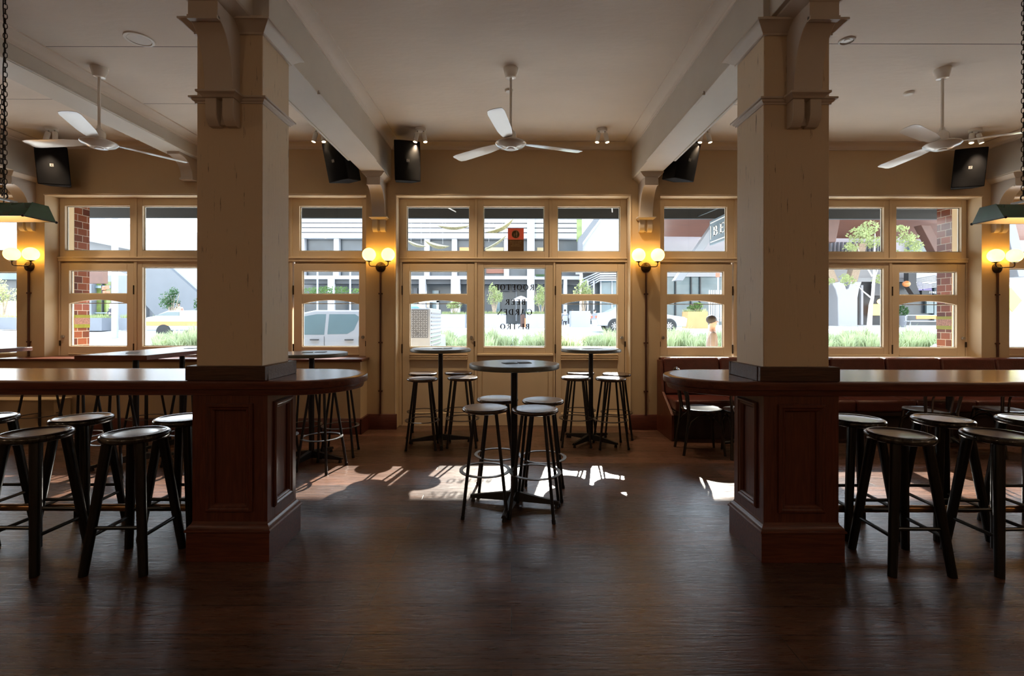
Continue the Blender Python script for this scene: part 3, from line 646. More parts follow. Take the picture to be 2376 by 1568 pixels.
def letter_mesh(m, word, ox, oz, h, y, gap=0.12, mirror=False, total=None, place_fn=None, thick=0.0012):
    ws = [letter_strokes(c)[1] for c in word]; W = sum(ws) + gap * (len(word) - 1)
    kx = h if total is None else total / W
    cur = 0
    def P(a, b, base):
        X = (base + a) * kx
        X = ox - X if mirror else ox + X
        return (X, oz + b * h)
    for c, wd in zip(word, ws):
        for st in letter_strokes(c)[0]:
            polys = []
            if st[0] == 'r': polys = [[(st[1], st[3]), (st[2], st[3]), (st[2], st[4]), (st[1], st[4])]]
            elif st[0] == 'd':
                _, xa, ya, xb, yb, ww = st; polys = [[(xa - ww / 2, ya), (xa + ww / 2, ya), (xb + ww / 2, yb), (xb - ww / 2, yb)]]
            elif st[0] == 'o':
                _, cx, cy, rx, ry, a0, a1 = st; n = 18
                for k in range(n):
                    A = R(a0 + (a1 - a0) * k / n); B = R(a0 + (a1 - a0) * (k + 1) / n)
                    def io(a): return (cx + rx * math.cos(a), cy + ry * math.sin(a)), (cx + (rx - 0.18) * math.cos(a), cy + (ry - 0.075) * math.sin(a))
                    (o1, i1), (o2, i2) = io(A), io(B); polys.append([i1, o1, o2, i2])
            elif st[0] == 's':
                n = 16; pts = []
                for k in range(n + 1):
                    u = k / n; yy = 0.97 - 0.94 * u; xx = 0.30 + 0.22 * math.sin(-2 * math.pi * u * 0.98 + 0.35 + math.pi) * -1 * (1 if True else 1)
                    pts.append((0.30 + 0.2 * math.cos(math.pi * (0.15 + 1.7 * u)) * (1 if u < .5 else 1) * (1 if u <= 0.5 else 1), yy))
                pts = [(0.50, 0.80), (0.42, 0.93), (0.29, 0.965), (0.17, 0.90), (0.12, 0.78), (0.17, 0.65), (0.30, 0.55), (0.42, 0.45), (0.49, 0.32), (0.47, 0.15), (0.36, 0.05), (0.24, 0.035), (0.13, 0.10), (0.08, 0.24)]
                wd_ = [0.04, 0.05, 0.05, 0.08, 0.10, 0.13, 0.15, 0.15, 0.13, 0.09, 0.06, 0.05, 0.05, 0.04]
                for k in range(len(pts) - 1):
                    a, b = Vector(pts[k]), Vector(pts[k + 1]); d = (b - a).normalized(); nr = Vector((-d.y, d.x))
                    polys.append([a - nr * wd_[k] / 2, b - nr * wd_[k + 1] / 2, b + nr * wd_[k + 1] / 2, a + nr * wd_[k] / 2])
            for pl in polys:
                q = [P(p[0], p[1], cur) for p in pl]
                if place_fn: m.add([place_fn(a, b, 0) for a, b in q] + [place_fn(a, b, thick) for a, b in q], [(0, 1, 2, 3), (7, 6, 5, 4)] + [(i, (i + 1) % 4, 4 + (i + 1) % 4, 4 + i) for i in range(4)])
                else: m.prism(q, 'xz', y, y + thick)
        cur += wd + gap
words = [('ROOFTOP', 1240, 1148, 673, 659.5), ('BEER', 1220, 1171, 707, 694), ('GARDEN', 1235, 1153, 730.5, 717), ('BISTRO', 1229, 1160, 764, 751)]
SG = F / (YG - 0.002)
gw = tag(bpy.data.objects.new('window_lettering', None), 'black serif lettering ROOFTOP BEER GARDEN BISTRO reversed on the middle window glass', 'lettering'); COL.objects.link(gw)
gw.location = ((1194 - 1188) / SG, YG - 0.003, EYE - (764 - HOR) / SG)
for word, xr, xl, yb, yt in words:
    m = MB(); letter_mesh(m, word, (xr - 1188) / SG, EYE - (yb - HOR) / SG, (yb - yt) / SG, YG - 0.003, mirror=True, total=(xr - xl) / SG)
    m.build('lettering_line', 'letter_black', gw, recalc=True)
# notice sticker in the middle transom
def TXT(s_, size, mat, parent, M, name='lettering'):
    cu = bpy.data.curves.new(name, 'FONT'); cu.body = s_; cu.size = size; cu.align_x = 'CENTER'; cu.align_y = 'CENTER'; cu.extrude = 0.0004
    o = bpy.data.objects.new(name, cu); COL.objects.link(o)
    dg = bpy.context.evaluated_depsgraph_get(); me = bpy.data.meshes.new_from_object(o.evaluated_get(dg))
    bpy.data.objects.remove(o); me.transform(M); me.materials.clear(); me.materials.append(MAT[mat]); me.name = name
    o = bpy.data.objects.new(name, me); COL.objects.link(o); o.parent = parent; return o
nx0, nx1, nz0, nzm, nz1 = (1178 - 1188) / SG, (1215 - 1188) / SG, EYE + (740 - 582.5) / SG, EYE + (740 - 556) / SG, EYE + (740 - 529.5) / SG
nt_ = empty('window_notice', ((nx0 + nx1) / 2, YG - 0.004, nz0), 0, 'orange and brown notice with adult and child symbol stuck on the middle transom glass', 'notice')
MB().box(nx0, nx1, YG - 0.004, YG - 0.001, nzm, nz1).build('orange_panel', 'notice_orange', nt_)
MB().box(nx0, nx1, YG - 0.004, YG - 0.001, nz0, nzm).build('brown_panel', 'notice_brown', nt_)
cxn, czn = (nx0 + nx1) / 2 - 0.002, (nzm + nz1) / 2 - 0.004
MB().lathe([(0.0, 0), (0.056, 0), (0.056, 0.001), (0, 0.001)], (cxn, YG - 0.0055, czn), 28, 'y').build('symbol_ring', 'notice_cream', nt_)
MB().lathe([(0.0, 0), (0.049, 0), (0.049, 0.001), (0, 0.001)], (cxn, YG - 0.0065, czn), 28, 'y').build('symbol_disc', 'notice_brown', nt_)
m = MB()
for (dx, k) in ((0.012, 1.0), (-0.018, 0.66)):
    b0 = czn - 0.038
    m.lathe([(0, 0), (0.008 * k, 0), (0.008 * k, 0.0008), (0, 0.0008)], (cxn + dx, YG - 0.0075, b0 + 0.070 * k), 14, 'y')
    m.box(cxn + dx - 0.011 * k, cxn + dx + 0.011 * k, YG - 0.0075, YG - 0.0067, b0 + 0.028 * k, b0 + 0.060 * k)
    m.box(cxn + dx - 0.009 * k, cxn + dx - 0.002 * k, YG - 0.0075, YG - 0.0067, b0, b0 + 0.03 * k).box(cxn + dx + 0.002 * k, cxn + dx + 0.009 * k, YG - 0.0075, YG - 0.0067, b0, b0 + 0.03 * k)
m.build('figure_symbol', 'notice_cream', nt_)
for i, s_ in enumerate(('Minors are allowed', 'in this area only in', 'company of a', 'responsible adult')):
    M = Matrix.Translation(Vector((0, YG - 0.0052, nzm - 0.022 - 0.020 * i)) - nt_.location + Vector(((nx0 + nx1) / 2, 0, 0))) @ Matrix.Scale(-1, 4, (1, 0, 0)) @ Matrix.Rotation(R(90), 4, 'X')
    TXT(s_, 0.019, 'notice_cream', nt_, M)
# ------------------------------------------------------------------ panelled pedestals and long counters
def pedestal(cx, lab):
    r = empty('column_pedestal', (cx, 3.0, 0), 0, lab, 'pedestal', None)
    x0, x1, y0, y1 = cx - 0.22, cx + 0.22, 2.83, 3.205
    m = MB(); zb, zt = 0.205, 0.962
    m.box(x0 + 0.012, x1 - 0.012, y0 + 0.012, y1 - 0.012, 0, 0.975)
    pz0, pz1 = 0.305, 0.895
    for side in range(4):
        # stiles and rails standing proud of each sunk field
        if side in (0, 1):
            ya, yb = (y0, y0 + 0.013) if side == 0 else (y1 - 0.013, y1)
            a, b = x0 + 0.105, x1 - 0.105
            m.box(x0, a, ya, yb, 0, 0.975).box(b, x1, ya, yb, 0, 0.975).box(a, b, ya, yb, 0, pz0).box(a, b, ya, yb, pz1, 0.975)
        else:
            xa, xb = (x0, x0 + 0.013) if side == 2 else (x1 - 0.013, x1)
            a, b = y0 + 0.09, y1 - 0.09
            m.box(xa, xb, y0 + 0.013, a, 0, 0.975).box(xa, xb, b, y1 - 0.013, 0, 0.975).box(xa, xb, a, b, 0, pz0).box(xa, xb, a, b, pz1, 0.975)
    m.build('carcass', 'mahogany', r, bevel=0.002)
    # raised bolection mouldings
    def frame(kind, pos, a, b, sg):
        m = MB(); prof = [(-0.022, 0.0), (-0.022, 0.010), (-0.014, 0.017), (-0.004, 0.017), (0.004, 0.010), (0.012, 0.009), (0.02, 0.002), (0.024, -0.006), (0.024, -0.012)]
        rings = []
        for (u, d) in prof:
            c = [(a + u, pz0 + u), (b - u, pz0 + u), (b - u, pz1 - u), (a + u, pz1 - u)]
            rings.append([(p[0], pos + sg * d, p[1]) if kind == 'y' else (pos + sg * d, p[0], p[1]) for p in c])
        m.loft(rings, caps=False)
        # field
        m.build('panel_moulding', 'mahogany', r, angle=25)
    frame('y', y0, x0 + 0.105, x1 - 0.105, -1); frame('y', y1, x0 + 0.105, x1 - 0.105, 1)
    frame('x', x0, y0 + 0.09, y1 - 0.09, -1); frame('x', x1, y0 + 0.09, y1 - 0.09, 1)
    m = MB(); rings = []
    for e, z in ((0.022, 0.0), (0.022, 0.168), (0.030, 0.172), (0.030, 0.182), (0.022, 0.188), (0.020, 0.196), (0.012, 0.206), (0.004, 0.214), (0.0, 0.226)):
        rings.append([(x0 - e, y0 - e, z), (x1 + e, y0 - e, z), (x1 + e, y1 + e, z), (x0 - e, y1 + e, z)])
    m.loft(rings); m.build('plinth', 'mahogany_h', r, bevel=0.001, angle=25)
    return r
pedestal(-1.650, 'red mahogany panelled pedestal under the left column')
pedestal(1.694, 'red mahogany panelled pedestal under the right column')
def counter(sgn, tipc, xfar, lab):
    """long counter; sgn=-1 runs to the left"""
    yc, rad = 3.158, 0.368
    def outline(e, n=26):
        pts = []
        for k in range(n + 1):
            a = -math.pi / 2 + math.pi * k / n
            pts.append((tipc - sgn * (rad - e) * math.cos(a) , yc + (rad - e) * math.sin(a)))
        return pts + [(xfar, yc + rad - e), (xfar, yc - rad + e)]
    r = empty('bar_counter', (tipc, yc, 0.96), 0, lab, 'counter')
    # the top board, with a solid edge band and a recessed under-rim
    def slab(levels, name, mat):
        m = MB(); rings = [[(x, y, z) for x, y in outline(e)] for e, z in levels]
        m.loft(rings); return m.build(name, mat, r, angle=28)
    slab([(0.045, 1.0485), (0.045, 1.0502)], 'chevron_inlay', 'chevron_counter')
    slab([(0.012, 1.000), (0.002, 1.004), (0.0, 1.012), (0.0, 1.040), (0.004, 1.047), (0.012, 1.050), (0.046, 1.050), (0.046, 1.0486)], 'edge_band', 'mahogany_h')
    slab([(0.05, 0.962), (0.03, 0.966), (0.022, 0.985), (0.022, 1.002), (0.2, 1.002)], 'under_rim', 'mahogany_h')
    return r
counter(-1, -1.325, -4.6, 'long glossy chevron timber counter on the left with rounded end by the left column')
counter(1, 1.372, 4.6, 'long glossy chevron timber counter on the right with rounded end by the right column')
for cx, lab in ((-1.672, 'dark timber collar boxed around the foot of the left column on the counter'), (1.681, 'dark timber collar boxed around the foot of the right column on the counter')):
    m = MB(); t = 0.026; x0, x1, y0, y1 = cx - 0.195 - t - 0.012, cx + 0.195 + t + 0.012, 2.818, 3.232
    g = 0.0
    m.box(x0, x1, y0, y0 + t + .012, 1.051, 1.135).box(x0, x1, y1 - t, y1, 1.051, 1.135).box(x0, x0 + t + .01, y0 + t + .012, y1 - t, 1.051, 1.135).box(x1 - t - .01, x1, y0 + t + .012, y1 - t, 1.051, 1.135)
    tag(m.build('column_collar', 'collar_wood', bevel=0.003), lab, 'skirting')
# outer supports of the counters (off to either side) and foot rails
for sgn, px in ((-1, -1.87), (1, 1.914)):
    side = 'left' if sgn < 0 else 'right'
    r = empty('counter_support', (sgn * 4.3, 3.16, 0), 0, 'mahogany end support of the %s counter, outside the picture' % side, 'support')
    MB().box(sgn * 4.25, sgn * 4.35, 2.95, 3.37, 0, 0.963).build('panel', 'mahogany', r, bevel=0.003)
    m = MB(); m.tube((px, 3.16, 0.178), (sgn * 4.25, 3.16, 0.178), 0.023, n=14)
    tag(m.build('foot_rail', 'brass'), 'brass foot rail under the %s counter' % side, 'foot rail')

# ------------------------------------------------------------------ wooden counter stools
def make_wood_stool():
    r = empty('wooden_stool', (0, 0, 0), 0, 'stool', 'stool')
    prof = [(0, 0.712), (0.150, 0.712), (0.163, 0.716), (0.171, 0.727), (0.172, 0.738), (0.168, 0.748), (0.158, 0.754), (0.148, 0.7535), (0.142, 0.7505), (0.10, 0.7475), (0.05, 0.7465), (0.0, 0.746)]
    MB().lathe(prof, n=48).build('seat', 'black_seat_wood', r, local=True, angle=50)
    for sx in (-1, 1):
        for sy in (-1, 1):
            MB().tube((sx * 0.090, sy * 0.090, 0.714), (sx * 0.163, sy * 0.163, 0.0), 0.028, 0.023, 14).build('leg', 'black_wood', r, local=True)
    def xy(z): return 0.163 - 0.073 * z / 0.714
    for (z, ax) in ((0.252, 'x'), (0.205, 'y')):
        q = xy(z)
        for s_ in (-1, 1):
            m = MB()
            if ax == 'x': m.tube((-q, s_ * q, z), (q, s_ * q, z), 0.0105, n=10)
            else: m.tube((s_ * q, -q, z), (s_ * q, q, z), 0.0105, n=10)
            m.build('rung', 'black_wood', r, local=True)
    return r
ws_ = make_wood_stool(); first = True
WS = [(-3.34, 2.817, 3, 'black timber stool cut off at the left edge of the picture, front row'), (-2.77, 2.817, -2, 'black timber stool in the front row, leftmost one seen whole under the left counter'), (-2.19, 2.817, 1, 'black timber stool in the front row, next to the left column pedestal'),
      (-3.53, 3.24, 0, 'black timber stool across the left counter, cut by the left edge'), (-2.88, 3.24, 2, 'black timber stool across the left counter, in the middle of its row'), (-2.20, 3.24, -1, 'black timber stool across the left counter, half hidden by the pedestal'),
      (2.262, 2.822, -1, 'black timber stool in the front row, next to the right column pedestal'), (2.835, 2.822, 2, 'black timber stool in the front row under the right counter, second from the pedestal'), (3.42, 2.822, 0, 'black timber stool in the front row just past the right edge of the picture'),
      (2.31, 3.25, 0, 'black timber stool across the right counter, half hidden by the pedestal'), (2.893, 3.25, -2, 'black timber stool across the right counter, in the middle of its row'), (3.476, 3.25, 1, 'black timber stool across the right counter, cut by the right edge')]
for (x, y, rz, lab) in WS:
    place(ws_, first, (x, y, 0), R(rz), lab, 'black timber stools along the two counters'); first = False

# ------------------------------------------------------------------ steel bar stools
def make_bar_stool():
    r = empty('bar_stool', (0, 0, 0), 0, 'stool', 'stool')
    prof = [(0, 0.732), (0.150, 0.732), (0.164, 0.736), (0.171, 0.745), (0.170, 0.755), (0.163, 0.7615), (0.152, 0.7625), (0.140, 0.7605), (0.0, 0.7600)]
    MB().lathe(prof, n=44).build('seat', 'seat_wood', r, local=True, angle=50)
    for k in range(4):
        a = R(45 + 90 * k); c, s_ = math.cos(a), math.sin(a)
        l = MB().tube((0.112 * c, 0.112 * s_, 0.733), (0.222 * c, 0.222 * s_, 0.012), 0.0118, n=10).build('leg', 'black_metal', r, local=True)
        MB().tube((0.2205 * c, 0.2205 * s_, 0.024), (0.2238 * c, 0.2238 * s_, 0.0), 0.0145, n=10).build('foot_cap', 'black_metal', l, local=True)
    MB().lathe([(0.163, 0.296), (0.190, 0.296), (0.190, 0.303), (0.163, 0.303), (0.163, 0.296)], n=48).build('foot_ring', 'ring_metal', r, local=True)
    MB().lathe([(0.0, 0.726), (0.128, 0.726), (0.128, 0.732), (0, 0.732)], n=32).build('seat_plate', 'black_metal', r, local=True)
    return r
bs_ = make_bar_stool(); first = True
BS = [(-0.197, 3.575, 3, 'steel bar stool at the front left of the middle round table', 0), (0.170, 3.53, -12, 'steel bar stool at the front right of the middle round table', 0),
      (-0.118, 3.985, 5, 'steel bar stool behind left of the middle round table', 0), (0.252, 3.91, -8, 'steel bar stool behind right of the middle round table', 0),
      (-0.985, 5.33, 4, 'steel bar stool at the front left of the round table before the left door', 1), (-0.553, 5.43, 2, 'steel bar stool at the front right of the round table before the left door', 1),
      (-1.075, 5.84, 0, 'steel bar stool behind left of the round table before the left door', 1), (-0.655, 5.93, 5, 'steel bar stool behind right of the round table before the left door', 1),
      (0.722, 5.46, -4, 'steel bar stool at the front left of the round table before the right door', 2), (1.100, 5.38, 3, 'steel bar stool at the front right of the round table before the right door', 2),
      (0.840, 5.93, 4, 'steel bar stool behind left of the round table before the right door', 2), (1.255, 5.80, -3, 'steel bar stool behind right of the round table before the right door', 2),
      (-1.79, 4.56, -14, 'steel bar stool at the front right of the round table beside the left column', 3), (-1.79, 5.05, 8, 'steel bar stool behind right of the round table beside the left column', 3),
      (-2.19, 5.08, 0, 'steel bar stool behind the left column, back left of its round table', 3), (-2.24, 4.62, 6, 'steel bar stool hidden behind the left column, front left of its round table', 3),
      (-4.12, 4.62, 5, 'steel bar stool left of the long high table, nearer one', 4), (-4.12, 5.45, -6, 'steel bar stool left of the long high table, nearer the window', 4),
      (-3.17, 4.75, 2, 'steel bar stool right of the long high table, nearer one', 4), (-3.20, 5.50, 8, 'steel bar stool right of the long high table, nearer the window', 4),
      (-3.62, 4.40, 8, 'steel bar stool at the near end of the long high table', 4), (-5.42, 5.55, 0, 'steel bar stool on the right of the far left high table', 4), (-5.42, 4.80, 5, 'steel bar stool on the near right of the far left high table', 4)]
gr = ['bar stools round the middle table', 'bar stools round the table before the left door', 'bar stools round the table before the right door', 'bar stools round the table beside the left column', 'bar stools at the high tables in the left bay']
for (x, y, rz, lab, g) in BS:
    place(bs_, first, (x, y, 0), R(rz), lab, gr[g]); first = False

# ------------------------------------------------------------------ round high tables
def base_meshes(r, x, y, ang, arm, local=True, h=1.04):
    MB().tube((x, y, 0.05), (x, y, h), 0.026, n=18).build('post', 'black_metal', r, local=local)
    for k in range(4):
        a = R(ang + 90 * k); c, s_ = math.cos(a), math.sin(a); M = Matrix.Translation((x, y, 0)) @ Matrix.Rotation(a, 4, 'Z')
        m = MB(); m.loft([[(0.0, -0.03, 0.035), (0.0, 0.03, 0.035), (0.0, 0.02, 0.105), (0.0, -0.02, 0.105)], [(arm, -0.02, 0.028), (arm, 0.02, 0.028), (arm, 0.012, 0.05), (arm, -0.012, 0.05)]]); m.xf(M)
        f = m.build('base_arm', 'black_metal', r, local=local, bevel=0.003)
        m = MB().tube((arm - 0.02, 0, 0.0), (arm - 0.02, 0, 0.03), 0.018, 0.012, 10); m.xf(M); m.build('levelling_foot', 'black_metal', f, local=local)
def make_round_table():
    r = empty('round_table', (0, 0, 0), 0, 'table', 'table')
    MB().lathe([(0, 1.039), (0.335, 1.039), (0.342, 1.043), (0.343, 1.068), (0.341, 1.0735), (0.335, 1.075), (0.322, 1.0752), (0.322, 1.0748), (0, 1.0748)], n=64).build('top_edge', 'table_edge', r, local=True, angle=40)
    MB().lathe([(0, 1.0746), (0.322, 1.0746), (0.322, 1.0760), (0, 1.0760)], n=64).build('table_top', 'table_top_wood', r, local=True, angle=40)
    m = MB()
    for k in range(4):
        M = Matrix.Rotation(R(45 + 90 * k), 4, 'Z'); b = len(m.v); m.loft([[(0, -0.02, 1.018), (0, 0.02, 1.018), (0, 0.02, 1.038), (0, -0.02, 1.038)], [(0.2, -0.015, 1.031), (0.2, 0.015, 1.031), (0.2, 0.015, 1.038), (0.2, -0.015, 1.038)]]); m.xf(M, b)
    m.build('top_bracket', 'black_metal', r, local=True)
    base_meshes(r, 0, 0, 0, 0.345)
    return r
rt = make_round_table(); first = True
RT = [(0.018, 3.69, -12.4, 'round high table in the middle of the floor, nearest of the pedestal tables'), (-0.814, 5.52, 10, 'round high table in front of the left central door'), (0.908, 5.56, 48, 'round high table in front of the right central door'), (-2.0, 4.83, -14, 'round high table between the left column and the window')]
for (x, y, rz, lab) in RT:
    place(rt, first, (x, y, 0), R(rz), lab, 'round pedestal high tables'); first = False
def coaster(x, y, z, rz, lab, proto=[None]):
    if proto[0] is None:
        m = MB(); m.box(-0.05, 0.05, -0.05, 0.05, 0, 0.003); o = m.build('coaster', 'coaster_card', None, local=True, bevel=0.001); tag(o, lab, 'coaster', 'square dark coasters'); proto[0] = o
    else: o = proto[0].copy(); COL.objects.link(o)
    o['label'] = lab; o.location = (x, y, z); o.rotation_euler = (0, 0, R(rz)); return o
tn = ['middle round table', 'round table before the left door', 'round table before the right door', 'round table beside the left column']
for (x, y, rz, _), t_ in zip(RT, tn):
    coaster(x - 0.035, y - 0.01, 1.0762, 20, 'dark square coaster on the %s, lower left one' % t_)
    coaster(x + 0.055, y + 0.015, 1.0794 if False else 1.0762, 5, 'dark square coaster on the %s, right one' % t_) if False else coaster(x + 0.078, y + 0.035, 1.0762, 8, 'dark square coaster on the %s, right one' % t_)

# rectangular high tables in the left bay
def rect_table(x0, x1, y0, y1, posts, lab):
    r = empty('high_table', ((x0 + x1) / 2, (y0 + y1) / 2, 0), 0, lab, 'table')
    MB().box(x0, x1, y0, y1, 1.032, 1.075).build('table_top', 'mahogany_h', r, bevel=0.004)
    MB().box(x0 + 0.004, x1 - 0.004, y0 + 0.004, y1 - 0.004, 1.0748, 1.0762).build('top_veneer', 'table_top_wood', r)
    for (px, py) in posts:
        base_meshes(r, px, py, 45, 0.34, local=False, h=1.034)
    return r
rect_table(-3.985, -3.325, 4.40, 5.90, [(-3.655, 4.70), (-3.655, 5.36)], 'long rectangular high table with dark red edge in the left bay')
rect_table(-6.35, -5.63, 4.35, 5.68, [(-5.99, 4.7), (-5.99, 5.35)], 'rectangular high table at the left edge of the picture')
coaster(-3.70, 4.72, 1.0764, 30, 'dark square coaster on the long high table, nearer one'); coaster(-3.60, 5.42, 1.0764, 10, 'dark square coaster on the long high table, nearer the window')

# ------------------------------------------------------------------ low panelled ledge in the left bay
LX0, LX1 = -6.30, -1.858
m = MB(); m.prism([(LX0, 5.93), (LX1, 5.93), (LX1, WALLY), (OPEN[1][1], WALLY), (OPEN[1][1], 6.38), (OPEN[1][0], 6.38), (OPEN[1][0], WALLY), (LX0, WALLY)], 'xy', 0.0, 0.888)
struct(m.build('wall_ledge', 'wall_paint'))
m = MB(); m.prism([(LX0 - 0.02, 5.885), (LX1 + 0.03, 5.885), (LX1 + 0.03, WALLY), (OPEN[1][1], WALLY), (OPEN[1][1], 6.398), (OPEN[1][0], 6.398), (OPEN[1][0], WALLY), (LX0 - 0.02, WALLY)], 'xy', 0.888, 0.920)
struct(m.build('trim_%d' % nn, 'mahogany_h', bevel=0.004)); nn += 1
m = MB(); m.prism([(5.93, 0), (5.90, 0), (5.90, 0.15), (5.908, 0.165), (5.916, 0.19), (5.93, 0.195)], 'yz', LX0, LX1 + 0.02)
m.box(LX1, LX1 + 0.028, 5.9, WALLY, 0, 0.19)
struct(m.build('baseboard_ledge', 'skirting_wood', bevel=0.003))
r = empty('pipe_box', (-6.0, 5.8, 0), 0, 'low cream boxing against the ledge at the far left floor', 'boxing')
MB().box(-6.9, -5.38, 5.68, 5.898, 0.0, 0.44).build('casing', 'wall_paint', r, bevel=0.003)
MB().box(-6.92, -5.36, 5.66, 5.898, 0.44, 0.455).build('lid', 'wall_paint', r, bevel=0.003)

# ------------------------------------------------------------------ banquette along the right bay
BQ0, BQ1 = 1.88, 7.9
r = empty('banquette', (BQ0, 5.9, 0), 0, 'long burgundy leather banquette along the right bay windows', 'bench')
MB().box(BQ0, BQ1, 5.72, 6.17, 0.0, 0.30).build('base', 'leather_dark', r, bevel=0.004)
MB().box(BQ0 + 0.005, BQ1, 5.58, 6.17, 0.30, 0.345).build('seat_board', 'leather_dark', r, bevel=0.004)
ed = [1.885, 2.59, 3.28, 3.97, 4.66, 5.35, 6.04, 6.73, 7.42, 7.89]
for a, b in zip(ed[:-1], ed[1:]):
    MB().box(a + 0.004, b - 0.004, 5.555, 6.02, 0.345, 0.482).build('seat_cushion', 'leather', r, bevel=0.028, seg=4)
    m = MB(); m.loft([[(a + 0.004, 5.97, 0.485), (b - 0.004, 5.97, 0.485), (b - 0.004, 6.165, 0.485), (a + 0.004, 6.165, 0.485)], [(a + 0.004, 6.035, 0.935), (b - 0.004, 6.035, 0.935), (b - 0.004, 6.165, 0.935), (a + 0.004, 6.165, 0.935)]])
    m.build('back_cushion', 'leather', r, bevel=0.028, seg=4)
MB().box(BQ0, BQ1, 6.168, 6.196, 0.0, 0.925).build('back_panel', 'mahogany_h', r)
m = MB(); m.prism([(5.60, 0.0), (5.60, 0.30), (5.96, 0.52), (6.03, 0.90), (6.168, 0.90), (6.168, 0.0)], 'yz', BQ0 - 0.03, BQ0); m.build('end_panel', 'mahogany', r, bevel=0.003)
m = MB(); m.box(OPEN[3][0], OPEN[3][1], WALLY, 6.398, 0.90, 0.93); struct(m.build('trim_%d' % nn, 'white_paint', bevel=0.003)); nn += 1

# ------------------------------------------------------------------ bentwood chairs and café tables
def make_chair():
    r = empty('bentwood_chair', (0, 0, 0), 0, 'chair', 'chair')     # faces +x
    MB().lathe([(0, 0.446), (0.19, 0.446), (0.205, 0.450), (0.210, 0.461), (0.206, 0.471), (0.195, 0.474), (0.18, 0.470), (0.0, 0.466)], n=40).build('seat', 'black_gloss', r, local=True, angle=50)
    for s_ in (-1, 1):
        MB().sweep([(0.135, s_ * 0.135, 0.446), (0.160, s_ * 0.155, 0.25), (0.185, s_ * 0.17, 0.0)], [0.016, 0.0155, 0.012], 12).build('front_leg', 'black_gloss', r, local=True)
    # rear legs and back hoop are one bent rod on each side
    pts = [(-0.235, -0.175, 0.0), (-0.195, -0.165, 0.25), (-0.175, -0.155, 0.46), (-0.195, -0.175, 0.62), (-0.235, -0.165, 0.77)]
    for k in range(1, 8):
        a = math.pi * k / 8; pts.append((-0.245 - 0.02 * math.sin(a), -0.165 * math.cos(a), 0.77 + 0.12 * math.sin(a)))
    pts += [(-0.235, 0.165, 0.77), (-0.195, 0.175, 0.62), (-0.175, 0.155, 0.46), (-0.195, 0.165, 0.25), (-0.235, 0.175, 0.0)]
    MB().sweep(pts, 0.0145, 10).build('back_hoop', 'black_gloss', r, local=True)
    pts = [(-0.175, -0.09, 0.46), (-0.195, -0.10, 0.6), (-0.225, -0.08, 0.72)] + [(-0.235 - 0.01 * math.sin(math.pi * k / 6), -0.08 * math.cos(math.pi * k / 6), 0.72 + 0.08 * math.sin(math.pi * k / 6)) for k in range(1, 6)] + [(-0.225, 0.08, 0.72), (-0.195, 0.10, 0.6), (-0.175, 0.09, 0.46)]
    MB().sweep(pts, 0.010, 8).build('inner_hoop', 'black_gloss', r, local=True)
    for (p0, p1, ax) in (((-0.205, -0.168, 0.18), (0.168, -0.16, 0.18), -1), ((-0.205, 0.168, 0.18), (0.168, 0.16, 0.18), 1)):
        pts = [Vector(p0)] + [Vector((p0[0] + (p1[0] - p0[0]) * (0.5 - 0.5 * math.cos(math.pi * k / 8)), p0[1], 0.18 + 0.24 * math.sin(math.pi * k / 8))) for k in range(1, 8)] + [Vector(p1)]
        MB().sweep(pts, 0.009, 8).build('side_arch', 'black_gloss', r, local=True)
    pts = [Vector((0.17, -0.16 * math.cos(math.pi * k / 8), 0.18 + 0.24 * math.sin(math.pi * k / 8))) for k in range(9)]
    MB().sweep(pts, 0.009, 8).build('front_arch', 'black_gloss', r, local=True)
    return r
bc = make_chair(); first = True
BC = [(2.03, 5.17, -4, 'black bentwood chair beside the burgundy bench, nearest the doors'), (2.42, 5.05, 80, 'black bentwood chair half hidden behind the right column'),
      (4.38, 5.10, 88, 'black bentwood chair with its back to us beyond the right counter, left one'), (5.18, 5.14, 92, 'black bentwood chair with its back to us beyond the right counter, right one'), (6.1, 5.0, 85, 'black bentwood chair at the far right beyond the counter')]
for (x, y, rz, lab) in BC:
    place(bc, first, (x, y, 0), R(rz), lab, 'black bentwood chairs by the banquette'); first = False
def make_cafe():
    r = empty('cafe_table', (0, 0, 0), 0, 'table', 'table')
    MB().box(-0.33, 0.33, -0.30, 0.30, 0.712, 0.745).build('table_top', 'table_top_wood', r, local=True, bevel=0.004)
    MB().tube((0, 0, 0.09), (0, 0, 0.714), 0.032, n=16).build('post', 'black_metal', r, local=True)
    MB().lathe([(0.0, 0.13), (0.05, 0.12), (0.07, 0.07), (0.0, 0.05)], n=20).build('hub', 'black_metal', r, local=True)
    for k in range(3):
        a = R(30 + 120 * k); c, s_ = math.cos(a), math.sin(a)
        pts = [(0.04 * c, 0.04 * s_, 0.10), (0.12 * c, 0.12 * s_, 0.085), (0.2 * c, 0.2 * s_, 0.045), (0.27 * c, 0.27 * s_, 0.028), (0.29 * c, 0.29 * s_, 0.018)]
        MB().sweep(pts, [0.026, 0.024, 0.019, 0.018, 0.018], 10).build('claw_foot', 'black_metal', r, local=True)
    return r
ct = make_cafe(); first = True
for (x, y, lab) in ((2.62, 5.30, 'black café table behind the right column, before the bench'), (4.85, 5.36, 'black café table between the bench and the right counter stools'), (6.45, 5.34, 'black café table before the bench at the far right')):
    place(ct, first, (x, y, 0), 0, lab, 'café tables along the banquette'); first = False

